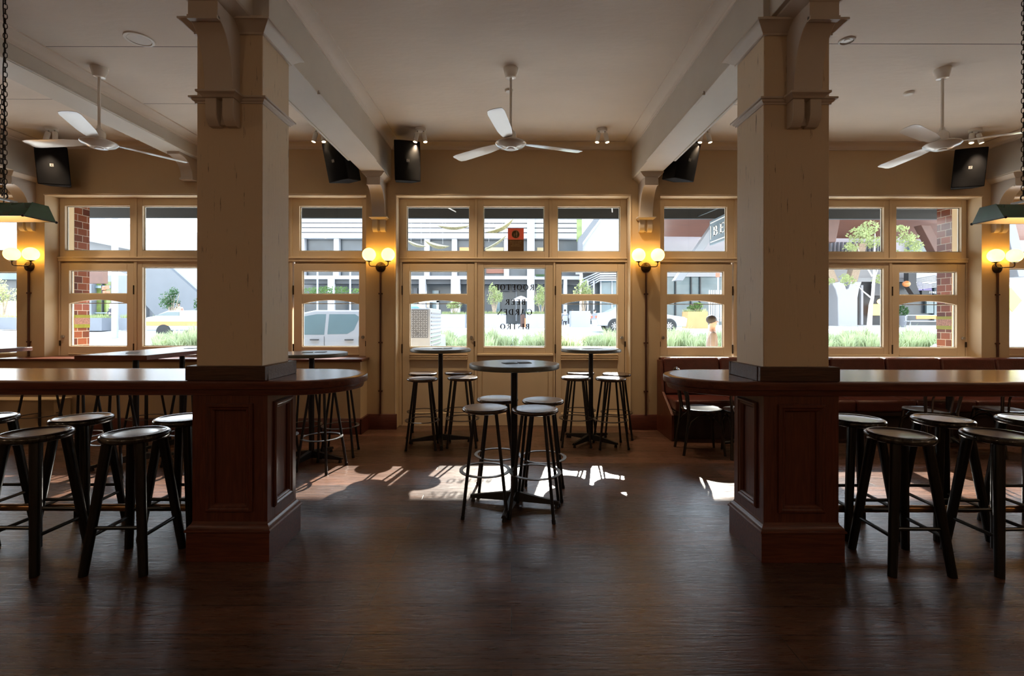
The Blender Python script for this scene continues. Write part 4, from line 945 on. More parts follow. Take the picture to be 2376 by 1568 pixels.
# ------------------------------------------------------------------ wall lamps
def make_sconce():
    r = empty('wall_lamp', (0, 0, 0), 0, 'lamp', 'wall lamp')
    MB().lathe([(0.0, 0.0), (0.064, 0.0), (0.064, -0.010), (0.055, -0.018), (0.03, -0.024), (0.02, -0.04), (0.0, -0.042)], (0, 0, 0), 32, 'y').build('backplate', 'bronze', r, local=True)
    for s_ in (-1, 1):
        pts = [(0, -0.035, 0.0), (0, -0.085, 0.0), (s_ * 0.03, -0.105, 0.0), (s_ * 0.09, -0.105, 0.0), (s_ * 0.112, -0.105, 0.008), (s_ * 0.120, -0.105, 0.028), (s_ * 0.120, -0.105, 0.058)]
        MB().sweep(pts, 0.0065, 8).build('arm', 'bronze', r, local=True)
        MB().lathe([(0.0, 0.052), (0.012, 0.052), (0.018, 0.058), (0.036, 0.061), (0.038, 0.067), (0.0, 0.068)], (s_ * 0.12, -0.105, 0), 24).build('gallery', 'bronze', r, local=True)
        MB().ball((s_ * 0.12, -0.105, 0.147), 0.084, 28, 16).build('glass_globe', 'globe_glow', r, local=True)
    return r
sc = make_sconce(); first = True
SC = [(-1.683, 'left of the central doors'), (1.715, 'right of the central doors'), (-6.185, 'at the far left'), (6.215, 'at the far right')]
for x, lab in SC:
    place(sc, first, (x, WALLY, 2.075), 0, 'bronze wall lamp with two glowing cream globes ' + lab, 'twin globe wall lamps'); first = False
for (x, lab), zb in zip(SC, (0.197, 0.197, 0.925, 0.94)):
    r = empty('wall_conduit', (x, WALLY - 0.012, zb), 0, 'thin brown conduit running down from the wall lamp ' + lab, 'conduit', 'cable conduits below the wall lamps')
    MB().tube((x, WALLY - 0.0125, zb), (x, WALLY - 0.0125, 2.012), 0.0125, n=10).build('pipe', 'conduit_brown', r)
    for z in (1.735, 1.11, 0.49):
        if z > zb: MB().box(x - 0.027, x + 0.027, WALLY - 0.02, WALLY, z - 0.009, z + 0.009).build('saddle_clip', 'conduit_brown', r, bevel=0.002)

# ------------------------------------------------------------------ ceiling fans (blades at rest)
def make_fan():
    r = empty('ceiling_fan', (0, 0, 0), 0, 'fan', 'fan')
    MB().lathe([(0, -0.088), (0.040, -0.088), (0.046, -0.084), (0.066, -0.004), (0.066, 0), (0, 0)], n=32).build('canopy', 'fan_white', r, local=True)
    MB().tube((0, 0, -0.085), (0, 0, -0.53), 0.0115, n=14).build('downrod', 'fan_white', r, local=True)
    MB().lathe([(0, -0.66), (0.048, -0.66), (0.048, -0.585), (0.042, -0.57), (0.02, -0.55), (0.014, -0.52), (0, -0.52)], n=28).build('motor_neck', 'fan_white', r, local=True)
    MB().lathe([(0, -0.725), (0.03, -0.725), (0.034, -0.718), (0.07, -0.716), (0.085, -0.706), (0.12, -0.694), (0.139, -0.675), (0.138, -0.668), (0.11, -0.655), (0.048, -0.65), (0, -0.65)], n=48).build('motor_housing', 'fan_white', r, local=True)
    for k in range(3):
        a = R(20 + 120 * k); M = Matrix.Rotation(a, 4, 'Z') @ Matrix.Rotation(R(9), 4, 'X')
        m = MB(); rings = []
        for t, w_, cam_ in ((0.13, 0.035, 0), (0.2, 0.05, 0.004), (0.3, 0.062, 0.006), (0.5, 0.066, 0.006), (0.64, 0.068, 0.006), (0.69, 0.058, 0.005), (0.703, 0.035, 0.002)):
            rings.append([(t, -w_, -0.66), (t, 0, -0.66 + cam_), (t, w_, -0.66), (t, w_, -0.6635), (t, 0, -0.6635 + cam_), (t, -w_, -0.6635)])
        m.loft(rings); m.xf(Matrix.Rotation(a, 4, 'Z') @ Matrix.Translation((0, 0, -0.662)) @ Matrix.Rotation(R(9), 4, 'X') @ Matrix.Translation((0, 0, 0.662)))
        m.build('blade', 'fan_white', r, local=True)
    return r
fn = make_fan(); first = True
for (x, y, rz, lab) in ((-0.014, 4.33, 0, 'white ceiling fan in the middle between the two main beams'), (-3.70, 4.33, 35, 'white ceiling fan on the left'), (3.85, 4.33, 70, 'white ceiling fan on the right')):
    place(fn, first, (x, y, CEIL), R(rz), lab, 'white ceiling fans on downrods'); first = False

# ------------------------------------------------------------------ twin ceiling spotlights
def make_spots():
    r = empty('twin_spotlight', (0, 0, 0), 0, 'spot', 'spotlight')
    MB().lathe([(0, -0.028), (0.058, -0.028), (0.062, -0.022), (0.062, 0), (0, 0)], n=32).build('ceiling_plate', 'white_paint', r, local=True)
    for s_ in (-1, 1):
        MB().tube((s_ * 0.035, 0, -0.026), (s_ * 0.038, 0, -0.065), 0.008, n=8).build('swivel', 'nickel', r, local=True)
        M = Matrix.Translation((s_ * 0.04, 0, -0.05)) @ Matrix.Rotation(R(-s_ * 10), 4, 'Y') @ Matrix.Rotation(R(-8), 4, 'X')
        m = MB(); m.lathe([(0, 0), (0.022, 0), (0.026, -0.006), (0.026, -0.115), (0.022, -0.118), (0.021, -0.110), (0, -0.110)], n=24); m.xf(M)
        b = m.build('lamp_head', 'white_paint', r, local=True)
        m = MB(); m.lathe([(0, -0.1115), (0.0195, -0.1115), (0.0195, -0.1135), (0, -0.1135)], n=24); m.xf(M); m.build('lit_lens', 'spot_glow', b, local=True)
    return r
sp = make_spots(); first = True
SPX = [(X_(975, 5.7), 'twin white ceiling spotlight beside the speaker left of the middle fan', 1), (X_(1396, 5.7), 'twin white ceiling spotlight right of the middle fan', 1), (X_(740, 5.7), 'twin white ceiling spotlight just right of the left column', 0.5), (X_(1634, 5.7), 'twin white ceiling spotlight just left of the right column', 0.5), (X_(119, 5.7), 'twin white ceiling spotlight at the far left near the speaker', 0.6), (X_(2262, 5.7), 'twin white ceiling spotlight at the far right near the speaker', 0.6)]
for x, lab, en in SPX:
    place(sp, first, (x, 5.7, CEIL), 0, lab, 'twin white ceiling spotlights'); first = False
    for s_ in (-1, 1):
        l = bpy.data.lights.new('spot_beam', 'SPOT'); l.energy = 24 * en; l.spot_size = R(84); l.spot_blend = 1.0; l.color = (1.0, 0.74, 0.46); l.shadow_soft_size = 0.02
        o = bpy.data.objects.new('spot_beam', l); COL.objects.link(o); o.location = (x + s_ * 0.06, 5.73, CEIL - 0.185)
        tgt = Vector((x + s_ * 0.7, 5.95, 0.5)); o.rotation_euler = (tgt - Vector(o.location)).to_track_quat('-Z', 'Y').to_euler()

# ------------------------------------------------------------------ loudspeakers
def make_speaker():
    r = empty('loudspeaker', (0, 0, 0), 0, 'speaker', 'speaker')       # front faces -y, hung from its top back
    pl = [(-0.155, -0.15), (-0.09, -0.168), (0.0, -0.174), (0.09, -0.168), (0.155, -0.15), (0.10, 0.13), (-0.10, 0.13)]
    m = MB(); m.prism(pl, 'xy', -0.23, 0.23); m.build('cabinet', 'speaker_black', r, local=True, bevel=0.008)
    pl2 = [(-0.148, -0.153), (-0.09, -0.170), (0.0, -0.177), (0.09, -0.170), (0.148, -0.153), (0.148, -0.148), (-0.148, -0.148)]
    m = MB(); m.prism(pl2, 'xy', -0.222, 0.222); m.build('grille', 'speaker_black', r, local=True, bevel=0.002)
    m = MB(); y = -0.1795; a = 0.026
    for (x0, x1, z0, z1) in ((-a, a, a - 0.004, a), (-a, a, -a, -a + 0.004), (-a, -a + 0.004, -a, a), (a - 0.004, a, -a, a)): m.box(x0, x1, y, y + 0.003, z0, z1)
    # letters E and V
    m.box(-0.018, -0.014, y, y + 0.003, -0.012, 0.014).box(-0.014, -0.002, y, y + 0.003, 0.010, 0.014).box(-0.014, -0.004, y, y + 0.003, -0.001, 0.003).box(-0.014, -0.002, y, y + 0.003, -0.012, -0.008)
    m.prism([(0.002, 0.012), (0.006, 0.012), (0.011, -0.006), (0.016, 0.012), (0.020, 0.012), (0.013, -0.014), (0.009, -0.014)], 'xz', y, y + 0.003)
    m.xf(Matrix.Translation((0, -0.1795, 0)) @ Matrix.Scale(0.62, 4) @ Matrix.Translation((0, 0.1795, 0))); m.build('logo', 'logo_silver', r, local=True)
    m = MB(); m.box(-0.03, 0.03, 0.11, 0.20, -0.05, 0.05); m.build('wall_bracket', 'black_metal', r, local=True, bevel=0.004)
    return r
spk = make_speaker(); first = True
for (x, y, z, rz, rx, lab) in ((-1.30, 5.88, 3.315, 22, 10, 'black loudspeaker on the wall just right of the left beam'), (-2.04, 5.86, 3.31, -26, 12, 'black loudspeaker partly hidden behind the left beam'),
                              (2.02, 5.86, 3.33, 26, 12, 'black loudspeaker partly hidden behind the right beam'), (-5.66, 6.0, 3.29, 30, 8, 'black loudspeaker at the far left above the window'), (5.63, 6.0, 3.28, -30, 8, 'black loudspeaker at the far right above the window')):
    o = place(spk, first, (x, y, z), 0, lab, 'black loudspeakers at the window wall'); first = False
    o.rotation_euler = (R(rx), R(-3 if x < 0 else 3), R(rz))

# ------------------------------------------------------------------ green trough pendants
def chain(m, p0, p1, n_l):
    p0, p1 = Vector(p0), Vector(p1); d = (p1 - p0); L_ = d.length / n_l; q = d.normalized().to_track_quat('Z', 'Y').to_matrix().to_4x4()
    for i in range(n_l):
        c = p0 + d * ((i + 0.5) / n_l); M = Matrix.Translation(c) @ q @ Matrix.Rotation(R(35 + 90 * (i % 2)), 4, 'Z')
        b = len(m.v); hh = L_ * 0.62; hw = 0.0105
        m.sweep([(hw * math.cos(a), 0, (hh if math.sin(a) > 0 else -hh) * abs(math.sin(a)) ** 0.8) for a in [2 * math.pi * k / 10 for k in range(10)]], 0.0026, 5, closed=True); m.xf(M, b)
def pendant(sgn, X, lab):
    Yc = 3.30; ln = 1.5
    r = empty('trough_pendant', (sgn * (X + ln / 2), Yc, 2.09), 0, lab, 'pendant lamp', 'green trough pendants over the counters')
    xa, xb = sgn * X, sgn * (X + ln)
    out = [(Yc - 0.112, 2.088), (Yc - 0.055, 2.188), (Yc + 0.055, 2.188), (Yc + 0.112, 2.088)]
    inn = [(Yc + 0.108, 2.088), (Yc + 0.052, 2.184), (Yc - 0.052, 2.184), (Yc - 0.108, 2.088)]
    MB().prism(out + inn, 'yz', xa, xb).build('shade', 'green_enamel', r)
    MB().prism([(Yc + 0.107, 2.0885), (Yc + 0.0515, 2.1835), (Yc - 0.0515, 2.1835), (Yc - 0.107, 2.0885), (Yc - 0.104, 2.0885), (Yc - 0.049, 2.1805), (Yc + 0.049, 2.1805), (Yc + 0.104, 2.0885)], 'yz', xa + sgn * 0.004, xb - sgn * 0.004).build('reflector', 'shade_inner', r)
    for x in (xa, xb):
        s2 = -sgn if x == xa else sgn
        MB().prism([(Yc - 0.116, 2.084), (Yc - 0.057, 2.191), (Yc + 0.057, 2.191), (Yc + 0.116, 2.084)], 'yz', x, x + s2 * 0.004).build('end_plate', 'green_enamel', r, bevel=0.001)
        m = MB(); m.tube((x + s2 * 0.001, Yc - 0.118, 2.089), (x + s2 * 0.001, Yc + 0.118, 2.089), 0.004, n=8)
        m.ball((x, Yc - 0.118, 2.089), 0.009, 10, 6).ball((x, Yc + 0.118, 2.089), 0.009, 10, 6)
        m.build('end_rail', 'black_metal', r)
    MB().tube((xa + sgn * 0.12, Yc, 2.135), (xb - sgn * 0.12, Yc, 2.135), 0.013, n=12).build('fluorescent_tube', 'tube_glow', r)
    for x in (xa + sgn * 0.24, xb - sgn * 0.24):
        m = MB(); m.box(x - 0.012, x + 0.012, Yc - 0.075, Yc + 0.075, 2.215, 2.228); m.box(x - 0.01, x + 0.01, Yc - 0.05, Yc - 0.04, 2.189, 2.216).box(x - 0.01, x + 0.01, Yc + 0.04, Yc + 0.05, 2.189, 2.216)
        m.build('hanger_bar', 'chrome_grey', r, bevel=0.002)
        m = MB(); m.sweep([(x, Yc + 0.018 * math.cos(a), 2.247 + 0.018 * math.sin(a)) for a in [R(-70 + 30 * k) for k in range(10)]], 0.0045, 8); m.build('hook', 'black_metal', r)
        m = MB(); chain(m, (x, Yc, 2.262), (x, Yc, CEIL), 42); 
        chain(m, (x + sgn * 0.012, Yc - 0.014, 2.262), (x + sgn * 0.006, Yc - 0.01, 3.0), 22)
        m.build('chain', 'chain_iron', r, angle=60)
    m = MB(); x = xa + sgn * 0.24
    m.sweep([(x + sgn * 0.03 + 0.006 * math.sin(k * 1.3), Yc + 0.02, 2.19 + (CEIL - 2.19) * k / 14) for k in range(15)], 0.0035, 6); m.build('cable', 'black_metal', r)
pendant(-1, 3.222, 'green enamel trough lamp on chains at the left edge above the counter')
pendant(1, 3.248, 'green enamel trough lamp on chains at the right edge above the counter')

# ------------------------------------------------------------------ things set in the ceiling
p = at(322, 92, 1); k = (CEIL - EYE) / (p.z - EYE)
def disc(name, px, py, prof, mat, lab, cat):
    p = at(px, py, 1); k = (CEIL - EYE) / (p.z - EYE); q = (p.x * k, k, CEIL)
    r = empty(name, q, 0, lab, cat); MB().lathe(prof, n=40).build('housing', mat, r, local=True); return r, q
r, q = disc('ceiling_speaker', 322, 92, [(0, -0.004), (0.082, -0.004), (0.085, -0.010), (0.103, -0.008), (0.106, 0), (0, 0)], 'white_paint', 'round flush ceiling speaker left of the left column', 'ceiling speaker')
MB().lathe([(0, -0.0065), (0.078, -0.0065), (0.078, -0.004), (0, -0.004)], n=36).build('grille', 'trim_paint', r, local=True)
r, q = disc('recessed_downlight', 1964, 92, [(0, -0.003), (0.045, -0.003), (0.048, -0.012), (0.058, -0.008), (0.060, 0), (0, 0)], 'chrome_grey', 'chrome recessed downlight right of the right column', 'downlight')
MB().lathe([(0, -0.0065), (0.022, -0.0065), (0.022, -0.003), (0, -0.003)], n=30).build('bulb', 'white_paint', r, local=True)
disc('smoke_detector', 2107, 213, [(0, -0.022), (0.035, -0.022), (0.045, -0.014), (0.047, 0), (0, 0)], 'white_paint', 'small round smoke detector on the right ceiling', 'smoke detector')
disc('smoke_detector', 1180, 209, [(0, -0.018), (0.032, -0.018), (0.040, -0.01), (0.042, 0), (0, 0)], 'white_paint', 'small round smoke detector behind the rod of the middle fan', 'smoke detector')
first = True
dl = empty('recessed_downlight', (0, 0, 0), 0, 'x', 'downlight')  # invented fixture for the unseen fill downlights
MB().lathe([(0.045, 0.0), (0.045, -0.006), (0.062, -0.006), (0.066, 0.0), (0.045, 0.0)], n=30).build('rim', 'white_paint', dl, local=True)
MB().lathe([(0, -0.001), (0.044, -0.001), (0.044, -0.004), (0, -0.004)], n=30).build('lit_lens', 'spot_glow', dl, local=True)
gp = empty('added_fill_pendant', (0, 0, 0), 0, 'x', 'pendant lamp')  # invented dish fixture, added to carry the fill point lights
MB().lathe([(0, -0.03), (0.05, -0.025), (0.055, 0), (0, 0)], n=24).build('ceiling_rose', 'bronze', gp, local=True)
MB().tube((0, 0, -0.02), (0, 0, -0.96), 0.008, n=8).build('rod', 'bronze', gp, local=True)
MB().lathe([(0.0, -0.95), (0.03, -0.95), (0.085, -0.985), (0.085, -0.995), (0.0, -0.995)], n=24).build('cap', 'bronze', gp, local=True)
m = MB(); m.lathe([(0.085, -0.998), (0.20, -1.06), (0.205, -1.07), (0.19, -1.065), (0.085, -1.005), (0.085, -0.998)], n=32); m.build('dish_shade', 'shade_inner', gp, local=True)
for i, (x, y) in enumerate(FILL_PENDANTS):
    place(gp, i == 0, (x, y, CEIL), 0, 'dish pendant lamp added as unseen fill behind the viewpoint', 'added fill pendants behind the viewpoint')
for i, (x, y) in enumerate(FILL_DOWNLIGHTS):
    place(dl, first, (x, y, CEIL), 0, 'downlight added as unseen fill in the ceiling behind the viewpoint', 'added fill downlights behind the viewpoint'); first = False
# ------------------------------------------------------------------ outside: ground
def gz(Y):
    ks = [(6.6, -0.03), (12.6, -0.165), (26, 0.75), (32, 0.775), (42, 0.885), (60, 1.0), (120, 1.2)]
    for (a, za), (b, zb) in zip(ks[:-1], ks[1:]):
        if Y <= b: return za + (zb - za) * (Y - a) / (b - a)
    return 1.2
def ground(name, y0, y1, mat, dz=0.0, x0=-70, x1=70):
    ys = [y0] + [k for k in (12.6, 26, 32, 42, 60) if y0 < k < y1] + [y1]
    m = MB(); m.loft([[(x0, y, gz(y) + dz), (x1, y, gz(y) + dz), (x1, y, gz(y) - 0.4), (x0, y, gz(y) - 0.4)] for y in ys]); return struct(m.build(name, mat))
ground('pavement_near', 6.46, 9.6, 'paving', 0.0)
ground('road', 9.6, 28.5, 'asphalt', -0.02)
ground('pavement_far', 28.5, 120, 'paving', 0.03)
m = MB()
for (a, b, y) in ((-40, -15, 22.0), (-15, -9, 20.8)): m.box(a, b, y, y + 0.18, gz(y) - 0.015, gz(y) + 0.0)
struct(m.build('road_marking', 'sign_white'))
# awning of the pub over the near pavement
r = empty('street_awning', (0, 8.0, 3.4), 0, 'dark street awning seen through the top panes of the windows', 'awning')
MB().box(-30, 30, 6.65, 9.46, 3.62, 3.72).build('roof_sheet', 'awning_dark', r)
MB().box(-30, 30, 9.42, 9.50, 3.375, 3.80).build('fascia', 'awning_dark', r)
for (xa, xb) in ((-1.9, -1.1), (1.35, 1.95), (-4.6, -2.5), (2.9, 5.4), (-7.6, -5.6), (5.9, 8.6)):
    MB().tube((xa, 6.7, 3.50), (xb, 9.42, 3.50), 0.012, n=6).build('tie_rod', 'chrome_grey', r)
# glazed tile piers of the pub front
for (a, b, lab) in ((-6.35, -5.995, 'brown glazed tile pier outside the left bay, at its left edge'), (6.026, 6.37, 'brown glazed tile pier outside the right bay, at its right edge')):
    r = empty('tiled_pier', ((a + b) / 2, 6.7, 0), 0, lab, 'pier', 'glazed tile piers of the pub front')
    MB().box(a, b, 6.626, 6.86, -0.05, 3.6).build('pier_body', 'glazed_tile', r)
    for (z0, z1, mt) in ((1.28, 1.33, 'tile_green'), (1.33, 1.42, 'tile_relief'), (1.42, 1.46, 'tile_green')):
        MB().box(a - 0.004, b + 0.004, 6.624, 6.865, z0, z1).build('tile_band', mt, r)
# hanging pub sign
r = empty('hanging_sign', (3.62, 8.1, 2.7), 0, 'slate blue hanging pub sign lettered BEER at the top of the right bay', 'sign')
MB().box(3.60, 3.64, 7.35, 8.82, 2.76, 3.20).build('sign_board', 'sign_slate', r, bevel=0.004)
m = MB(); X0 = 3.597
for (a, b, c, d) in ((7.40, 8.77, 2.80, 2.815), (7.40, 8.77, 3.145, 3.16), (7.40, 7.42, 2.815, 3.145), (8.75, 8.77, 2.86, 3.10)): m.box(X0 - 0.003, X0 + 0.003, a, b, c, d)
m.build('border', 'sign_white', r)
m = MB(); letter_mesh(m, 'BEER', 0, 0, 0.17, 0, total=1.05, place_fn=lambda a, b, t: (X0 - 0.001 - t * 2, 8.66 - a, 2.90 + b)); m.build('lettering', 'sign_white', r, recalc=True)
MB().tube((3.62, 7.3, 3.30), (3.62, 9.42, 3.42), 0.012, n=8).build('bracket_arm', 'black_metal', r)
for y in (7.6, 8.6): MB().tube((3.62, y, 3.195), (3.62, y, 3.34), 0.006, n=6).build('hanger', 'black_metal', r)

# ------------------------------------------------------------------ plants
def leaves(m, c, rad, n, size, rnd):
    c = Vector(c)
    for _ in range(n):
        while True:
            p = Vector((rnd.uniform(-1, 1), rnd.uniform(-1, 1), rnd.uniform(-1, 1)))
            if p.length < 1: break
        p = Vector((p.x * rad[0], p.y * rad[1], p.z * rad[2])) + c
        a = Vector((rnd.uniform(-1, 1), rnd.uniform(-1, 1), rnd.uniform(-1, 1))).normalized(); b = a.cross(Vector((rnd.random(), rnd.random(), rnd.random()))).normalized()
        s_ = size * rnd.uniform(0.6, 1.3)
        m.add([p - a * s_, p + b * s_ * 0.45, p + a * s_, p - b * s_ * 0.45], [(0, 1, 2, 3)])
def foliage_tree(name, X, Y, z0, blobs, leafn, lsize, leafmat, stems, barkmat, lab, cat='tree', group=None, seed=1):
    rnd = random.Random(seed)
    r = empty(name, (X, Y, z0), 0, lab, cat, group)
    m = MB()
    for pts, rr in stems: m.sweep(pts, rr, 7)
    m.build('stems', barkmat, r)
    m = MB(); tot = sum(b[1][0] * b[1][2] for b in blobs)
    for c, rad in blobs: leaves(m, c, rad, int(leafn * rad[0] * rad[2] / tot), lsize, rnd)
    m.build('foliage', leafmat, r, recalc=False, angle=180)
    return r
def shrub(px, pyb, pyt, Y, w_px, mat, lab, seed, group='shrubs in the street planters', dens=520):
    k = Y / F; X = X_(px, Y); z0 = Z_(pyb, Y); zt = Z_(pyt, Y); W = w_px * k / 2; H = zt - z0
    rnd = random.Random(seed); stems = []
    for i in range(6):
        a = rnd.uniform(-1, 1); b = rnd.uniform(-1, 1)
        stems.append(([(X + a * W * .1, Y, z0), (X + a * W * .35, Y + b * .1, z0 + H * .35), (X + a * W * .7, Y + b * .3, z0 + H * .75)], [0.035, 0.025, 0.008]))
    blobs = [((X + rnd.uniform(-.5, .5) * W, Y + rnd.uniform(-.3, .3), z0 + H * rnd.uniform(.42, .62)), (W * .5, W * .5, H * .2)) for _ in range(5)]
    blobs += [((X + rnd.uniform(-.25, .25) * W, Y, z0 + H * rnd.uniform(.68, .84)), (W * .42, W * .4, H * .16)) for _ in range(3)]
    return foliage_tree('potted_shrub', X, Y, z0, blobs, dens, 0.075 * (Y / 32), mat, stems, 'bark', lab, 'shrub', group, seed)
def planter(px0, px1, py0, py1, Y, mat, lab, depth=1.1, grass=True, group='large planters across the street'):
    x0, x1, z0, z1 = X_(px0, Y), X_(px1, Y), gz(Y) + 0.03, Z_(py0, Y)
    r = empty('street_planter', ((x0 + x1) / 2, Y + depth / 2, z0), 0, lab, 'planter', group)
    t = 0.08
    m = MB(); m.box(x0, x1, Y, Y + t, z0, z1).box(x0, x1, Y + depth - t, Y + depth, z0, z1).box(x0, x0 + t, Y + t, Y + depth - t, z0, z1).box(x1 - t, x1, Y + t, Y + depth - t, z0, z1).box(x0 + t, x1 - t, Y + t, Y + depth - t, z0, z0 + 0.1)
    m.build('planter_box', mat, r, bevel=0.01)
    MB().box(x0 + t, x1 - t, Y + t, Y + depth - t, z0 + 0.1, z1 - 0.05).build('soil', 'soil', r)
    if grass:
        rnd = random.Random(int(px0)); m = MB()
        for _ in range(260):
            x, y = rnd.uniform(x0 + .05, x1 - .05), rnd.uniform(Y + .05, Y + depth - .1); h = rnd.uniform(.12, .30); dx = rnd.uniform(-.14, .14)
            m.add([(x - .025, y, z1 - .05), (x + .025, y, z1 - .05), (x + dx, y + rnd.uniform(-.1, .1), z1 - .05 + h)], [(0, 1, 2)])
        g = m.build('ground_cover', 'leaf_pale', r, recalc=False); g['kind'] = 'stuff'
    return r
planter(1023, 1079, 729, 763, 32, 'planter_white', 'white planter behind the truck body, seen in the left central door')
planter(1108, 1174, 728, 763, 32, 'planter_white', 'white planter at the left of the middle window')
planter(1221, 1282, 728, 763, 32, 'planter_white', 'white planter at the right of the middle window')
planter(1325, 1370, 721, 759, 34, 'planter_white', 'white planter in the right central door among the seated people', grass=False)
planter(183, 236, 739, 772, 25.5, 'planter_grey', 'grey planter in the left bay door beside the tile pier')
planter(275, 303, 739, 772, 26, 'planter_grey', 'grey planter behind the white pole in the left bay')
planter(-30, 37, 738, 768, 27, 'planter_grey', 'grey planter at the far left edge of the picture')
planter(345, 505, 739, 771, 30, 'planter_grey', 'long grey planter under the dark trees behind the passing van')
planter(1596, 1643, 722, 751, 32, 'planter_ochre', 'ochre planter with a bushy shrub in the first door of the right bay')
shrub(1055, 728, 694, 32.5, 46, 'leaf_pale', 'pale shrub in the planter behind the truck body', 3)
shrub(1147, 728, 655, 32.5, 46, 'leaf_pale', 'tall pale shrub left of the lettering in the middle window', 4, dens=650)
shrub(1256, 728, 657, 32.5, 44, 'leaf_pale', 'tall pale shrub right of the lettering in the middle window', 5, dens=650)
shrub(1355, 721, 645, 34.5, 58, 'leaf_pale', 'pale shrub above the planter in the right central door', 6, dens=700)
shrub(1618, 724, 700, 32.5, 44, 'leaf_green', 'green bushy shrub in the ochre planter', 7)
shrub(400, 739, 664, 30, 58, 'leaf_dark', 'dark green tree in the fixed window of the left bay', 8, dens=900, group='street trees in the left bay view')
shrub(470, 740, 676, 31, 40, 'leaf_dark', 'dark green tree just left of the left column', 9, group='street trees in the left bay view')
shrub(8, 738, 645, 27.6, 44, 'leaf_pale', 'pale tree at the far left edge of the picture', 10, group='street trees in the left bay view')
# median planting: one strip nobody could count
rnd = random.Random(11); m = MB()
def tuft(px, Y, top_h, spread, n):
    X = X_(px, Y); z = gz(Y) - 0.02
    for _ in range(n):
        a = rnd.uniform(0, 2 * math.pi); rr = rnd.uniform(0, .12); x, y = X + rr * math.cos(a), Y + rr * math.sin(a)
        h = top_h * rnd.uniform(.55, 1.0); s_ = spread * rnd.uniform(.2, 1); tx, ty = math.cos(a) * s_, math.sin(a) * s_
        wv = Vector((-math.sin(a), math.cos(a), 0)) * 0.016
        p0 = Vector((x, y, z)); p1 = Vector((x + tx * .45, y + ty * .45, z + h * .75)); p2 = Vector((x + tx, y + ty, z + h))
        m.add([p0 - wv, p0 + wv, p1 + wv, p1 - wv, p2], [(0, 1, 2, 3), (3, 2, 4)])
spans = [(362, 700, 1.0), (840, 1018, .6), (1018, 1150, 1.0), (1150, 1225, .55), (1225, 1700, 1.0), (1700, 2150, 1.0), (2150, 2420, 1.0)]
for (a, b, d) in spans:
    px = a
    while px < b:
        for row in range(3):
            Y = 17.2 + row * 1.1 + rnd.uniform(-.3, .3)
            zt = 0.78 + 0.13 * math.sin(px * 0.045) + 0.05 * math.sin(px * 0.17 + 1)
            if rnd.random() < d: tuft(px + rnd.uniform(-6, 6), Y, zt * (0.8 if d < 1 else 1.0) * rnd.uniform(.85, 1.12), .38, 40)
        px += 9.5
tag(m.build('median_grass', 'grass_green', None, recalc=False), 'tufted green grasses planted along the middle of the street', 'grass', None, 'stuff')
# plane tree in the right bay
Yt = 29.0; X0 = X_(2022, Yt); zb = gz(Yt)
st = [([(X0 - 0.15, Yt, zb), (X0 - 0.05, Yt, zb + 1.5), (X0 + 0.05, Yt, Z_(690, Yt)), (X0 + 0.15, Yt, Z_(640, Yt)), (X0 + 0.2, Yt, Z_(540, Yt))], [0.15, 0.11, 0.09, 0.08, 0.03])]
for (ax, ay, bx, by) in ((2022, 690, 1990, 660), (1990, 660, 1962, 650), (2024, 660, 2060, 590), (2024, 640, 1985, 560), (2026, 600, 2095, 545)):
    st.append(([(X_(ax, Yt), Yt, Z_(ay, Yt)), (X_((ax + bx) / 2, Yt), Yt + .2, Z_((ay + by) / 2 - 3, Yt)), (X_(bx, Yt), Yt, Z_(by, Yt))], [0.05, 0.035, 0.015]))
bl = []
for (px, py, rp) in ((1990, 545, 26), (2012, 528, 22), (2030, 560, 20), (1975, 572, 16), (2045, 590, 16), (2095, 555, 22), (2110, 575, 20), (2080, 585, 16), (1960, 650, 16), (2045, 645, 14), (1975, 640, 12), (1935, 650, 10), (2010, 600, 18), (2088, 530, 14)):
    bl.append(((X_(px, Yt), Yt + rnd.uniform(-.5, .5), Z_(py, Yt)), (rp / F * Yt, rp / F * Yt, rp * .75 / F * Yt)))
foliage_tree('street_tree', X0, Yt, zb, bl, 1500, 0.10, 'leaf_pale', st, 'bark_pale', 'young pale trunked street tree with yellow green leaves in the right bay', 'tree', None, 12)

# ------------------------------------------------------------------ buildings
def pbox(m, px0, px1, py0, py1, Y, d): return m.box(X_(px0, Y), X_(px1, Y), Y, Y + d, Z_(py1, Y), Z_(py0, Y))
Yb = 45.0
r = empty('white_building', (X_(1020, Yb), Yb, gz(Yb)), 0, 'white clad building with dark glazing across the street behind the middle windows', 'building')
m = MB()
y = 420
while y < 548:
    pbox(m, 690, 1345, y, y + 8.9, Yb - 0.15, 0.15); y += 11
m.build('cladding_boards', 'clad_white', r)
m = MB(); pbox(m, 690, 1345, 300, 552, Yb, 3); m.build('upper_wall', 'clad_gap', r)
m = MB(); pbox(m, 690, 1345, 640, 648, Yb - 0.4, 2.0); pbox(m, 690, 1345, 550, 553, Yb - 0.2, 1.0); m.build('spandrel', 'clad_white', r)
m = MB(); pbox(m, 690, 1345, 553, 640, Yb + 0.5, 0.2); m.build('window_band', 'dark_glass', r)
m = MB()
for a in (700, 780, 862, 922, 990, 1054, 1116, 1175, 1290): pbox(m, a - 6, a + 6, 550, 645, Yb, 0.6)
m.build('upper_pier', 'clad_white', r)
for a, b in ((1066, 1108), (1126, 1168), (1246, 1280)): 
    m = MB(); pbox(m, a, b, 574, 583 + 12, Yb + 0.3, 0.15); m.build('lit_blind', 'notice_cream' if a != 1066 else 'orange_paint', r)
for a, b in ((1128, 1170),): 
    m = MB(); pbox(m, a, b, 618, 634, Yb + 0.3, 0.15); m.build('timber_sign', 'soffit_timber', r)
m = MB(); pbox(m, 690, 1345, 648, 659, Yb - 0.1, 1.2); m.build('dark_fascia', 'dark_panel', r)
